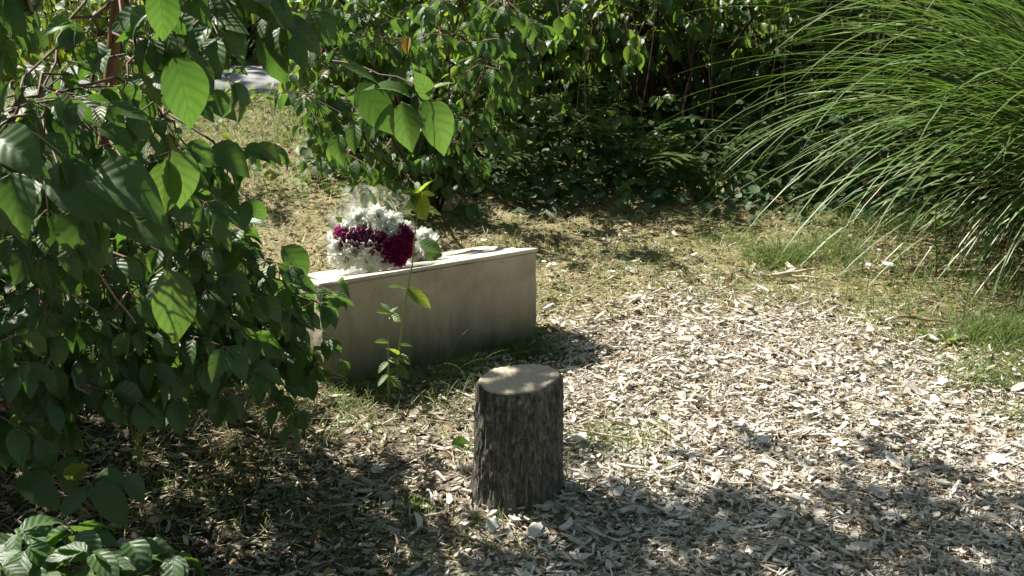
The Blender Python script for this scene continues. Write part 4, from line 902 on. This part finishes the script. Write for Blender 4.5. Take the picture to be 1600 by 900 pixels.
def fern(px_, py_, D, n, label):
    c = at(px_, py_, D); root = empty('fern', (c[0], c[1], 0), label, 'fern', 'ferns before the hedge'); B = Bush(int(px_) + 7); f = np.array([c[0], c[1], 0])
    for k in range(n):
        a = B.r.uniform(0, 6.28); L = B.r.uniform(.28, .45); P = [f]; e = B.r.uniform(.9, 1.4)
        for i in range(12):
            ee = e - 1.5 * (i / 12) ** 1.4; P.append(P[-1] + np.array([math.cos(a) * math.cos(ee), math.sin(a) * math.cos(ee), math.sin(ee)]) * L / 12 * 1.4)
        P = np.array(P); tube(B.wood, P, np.linspace(.002, .0008, 13), 4, .5)
        for i in range(3, 13):
            t_ = nrm(P[i] - P[i - 1]); s_ = nrm(np.cross(t_, [0, 0, 1]))
            for q in (-1, 1): B.leaf(P[i], s_ * q + t_ * .45, (0, 0, 1), .085 * math.sin((i - 1) / 12 * math.pi * .92) + .012)
    B.build(root, M['hedge'], [leaf_tpl(6, 1, wid=.13, fold=.1)], 'stalks', 'fronds')
fern(1110, 200, 5.6, 8, 'fern beside the tips of the arching grass'); fern(985, 220, 5.8, 7, 'fern in the dark gap at the hedge centre'); fern(840, 210, 5.7, 7, 'fern below the centre of the hedge')
# ivy covering the ground in the hedge's shade
ri = np.random.default_rng(90); n = 9000; x = ri.uniform(-.9, 3.6, n); y = ri.uniform(5.15, 6.9, n)
k = y > 5.45 + .12 * np.sin(x * 3) + ri.normal(0, .1, n) - .1 * (x > 0) + .35 * (x < -.2); x, y = x[k], y[k]; n = len(x)
mb = MB(); z = ri.uniform(0, 1, n) * np.clip((y - 5.2) * .2, .02, .22) + .02; a = ri.uniform(0, 6.28, n)
ivt = leaf_tpl(4, 2, wid=.5, fold=.1, droop=.2, rib=0, power=(.35, .8))
instance(mb, ivt, np.stack([x, y, z], 1), np.stack([np.cos(a), np.sin(a) - .3, ri.normal(0, .4, n)], 1), np.stack([ri.normal(0, .5, n), ri.normal(-.4, .4, n), np.ones(n)], 1), ri.uniform(.03, .055, n), ri.uniform(0, 1, n))
tag(mb.build('ivy_cover', M['ivy']), 'dark ivy creeping over the ground under the hedge', 'ivy', kind='stuff')
# weeds at the foot of the bright shrub and along the path
ri = np.random.default_rng(91); n = 1500; x = ri.uniform(-2.6, -.2, n); y = ri.uniform(5.3, 7.5, n)
k = (np.hypot((x + .75) / .35, (y - 5.75) / .4) < 1) | (y > 7.25) | (ri.uniform(0, 1, n) < .12); x, y = x[k], y[k]; n = len(x); a = ri.uniform(0, 6.28, n); mb = MB()
instance(mb, SML[0], np.stack([x, y, ri.uniform(.01, .1, n)], 1), np.stack([np.cos(a), np.sin(a), ri.normal(.2, .4, n)], 1), np.stack([ri.normal(0, .5, n), ri.normal(-.4, .4, n), np.ones(n)], 1), ri.uniform(.03, .06, n), ri.uniform(0, 1, n))
tag(mb.build('broadleaf_weeds', M['lime']), 'low broad leaved weeds between the lawn and the path', 'weeds', kind='stuff')

# --- trees further back (out of the frame above, they close the view; those behind the hedge are added to darken it)
def tree(foot, H, R_, label, seed, n=16):
    root = empty('background_tree', (foot[0], foot[1], 0), label, 'tree', 'trees behind the hedge'); B = Bush(seed); f = np.array([foot[0], foot[1], 0.])
    tm = MB(); tube(tm, [f + [0, 0, -.1], f + [.03, 0, H * .3], f + [-.05, .05, H * .6], f + [0, 0, H * .85]], [.14, .11, .08, .03], 10, .2); tm.build('trunk', M['trunk'], root)
    r = B.r; mbl = MB(); 
    C = np.array([f + np.array([r.normal(0, R_ * .45), r.normal(0, R_ * .45), r.uniform(H * .35, H)]) for _ in range(n)])
    for c in C: B.branch(f + [0, 0, min(H * .75, c[2] * .7)], c, .04, .01, 6, .1, .05)
    m = 620; P = (C[:, None] + r.normal(0, R_ * .22, (n, m, 3))).reshape(-1, 3); k = len(P); v = r.normal(0, 1, (k, 3)); v[:, 2] -= .5
    instance(mbl, SML[1], P, v, r.normal(0, .6, (k, 3)) + [0, 0, 1], r.uniform(.08, .14, k), r.uniform(0, 1, k)); mbl.build('crown', M['hedge'], root); B.wood.build('limbs', M['trunk'], root)
tree((1.2, 9.2), 5.0, 1.7, 'broad tree behind the centre of the hedge', 501); tree((4.2, 8.6), 5.5, 2.0, 'tall tree behind the ornamental grass', 502); tree((-4.8, 12.5), 5.0, 2.0, 'tree across the path at the far left', 503)
tree((-1.0, 13.5), 5.5, 2.2, 'tree across the path in the distance', 504)

tree((-4.2, -.8), 6.0, 2.0, 'tree standing left of the viewpoint, outside the picture', 505, 16); tree((4.6, .2), 6.5, 2.2, 'tree standing right of the viewpoint, outside the picture', 506, 18); tree((.3, -3.4), 6.5, 2.4, 'tree behind the viewpoint, outside the picture', 507, 18)  # unseen trees added around the camera to deepen the shade
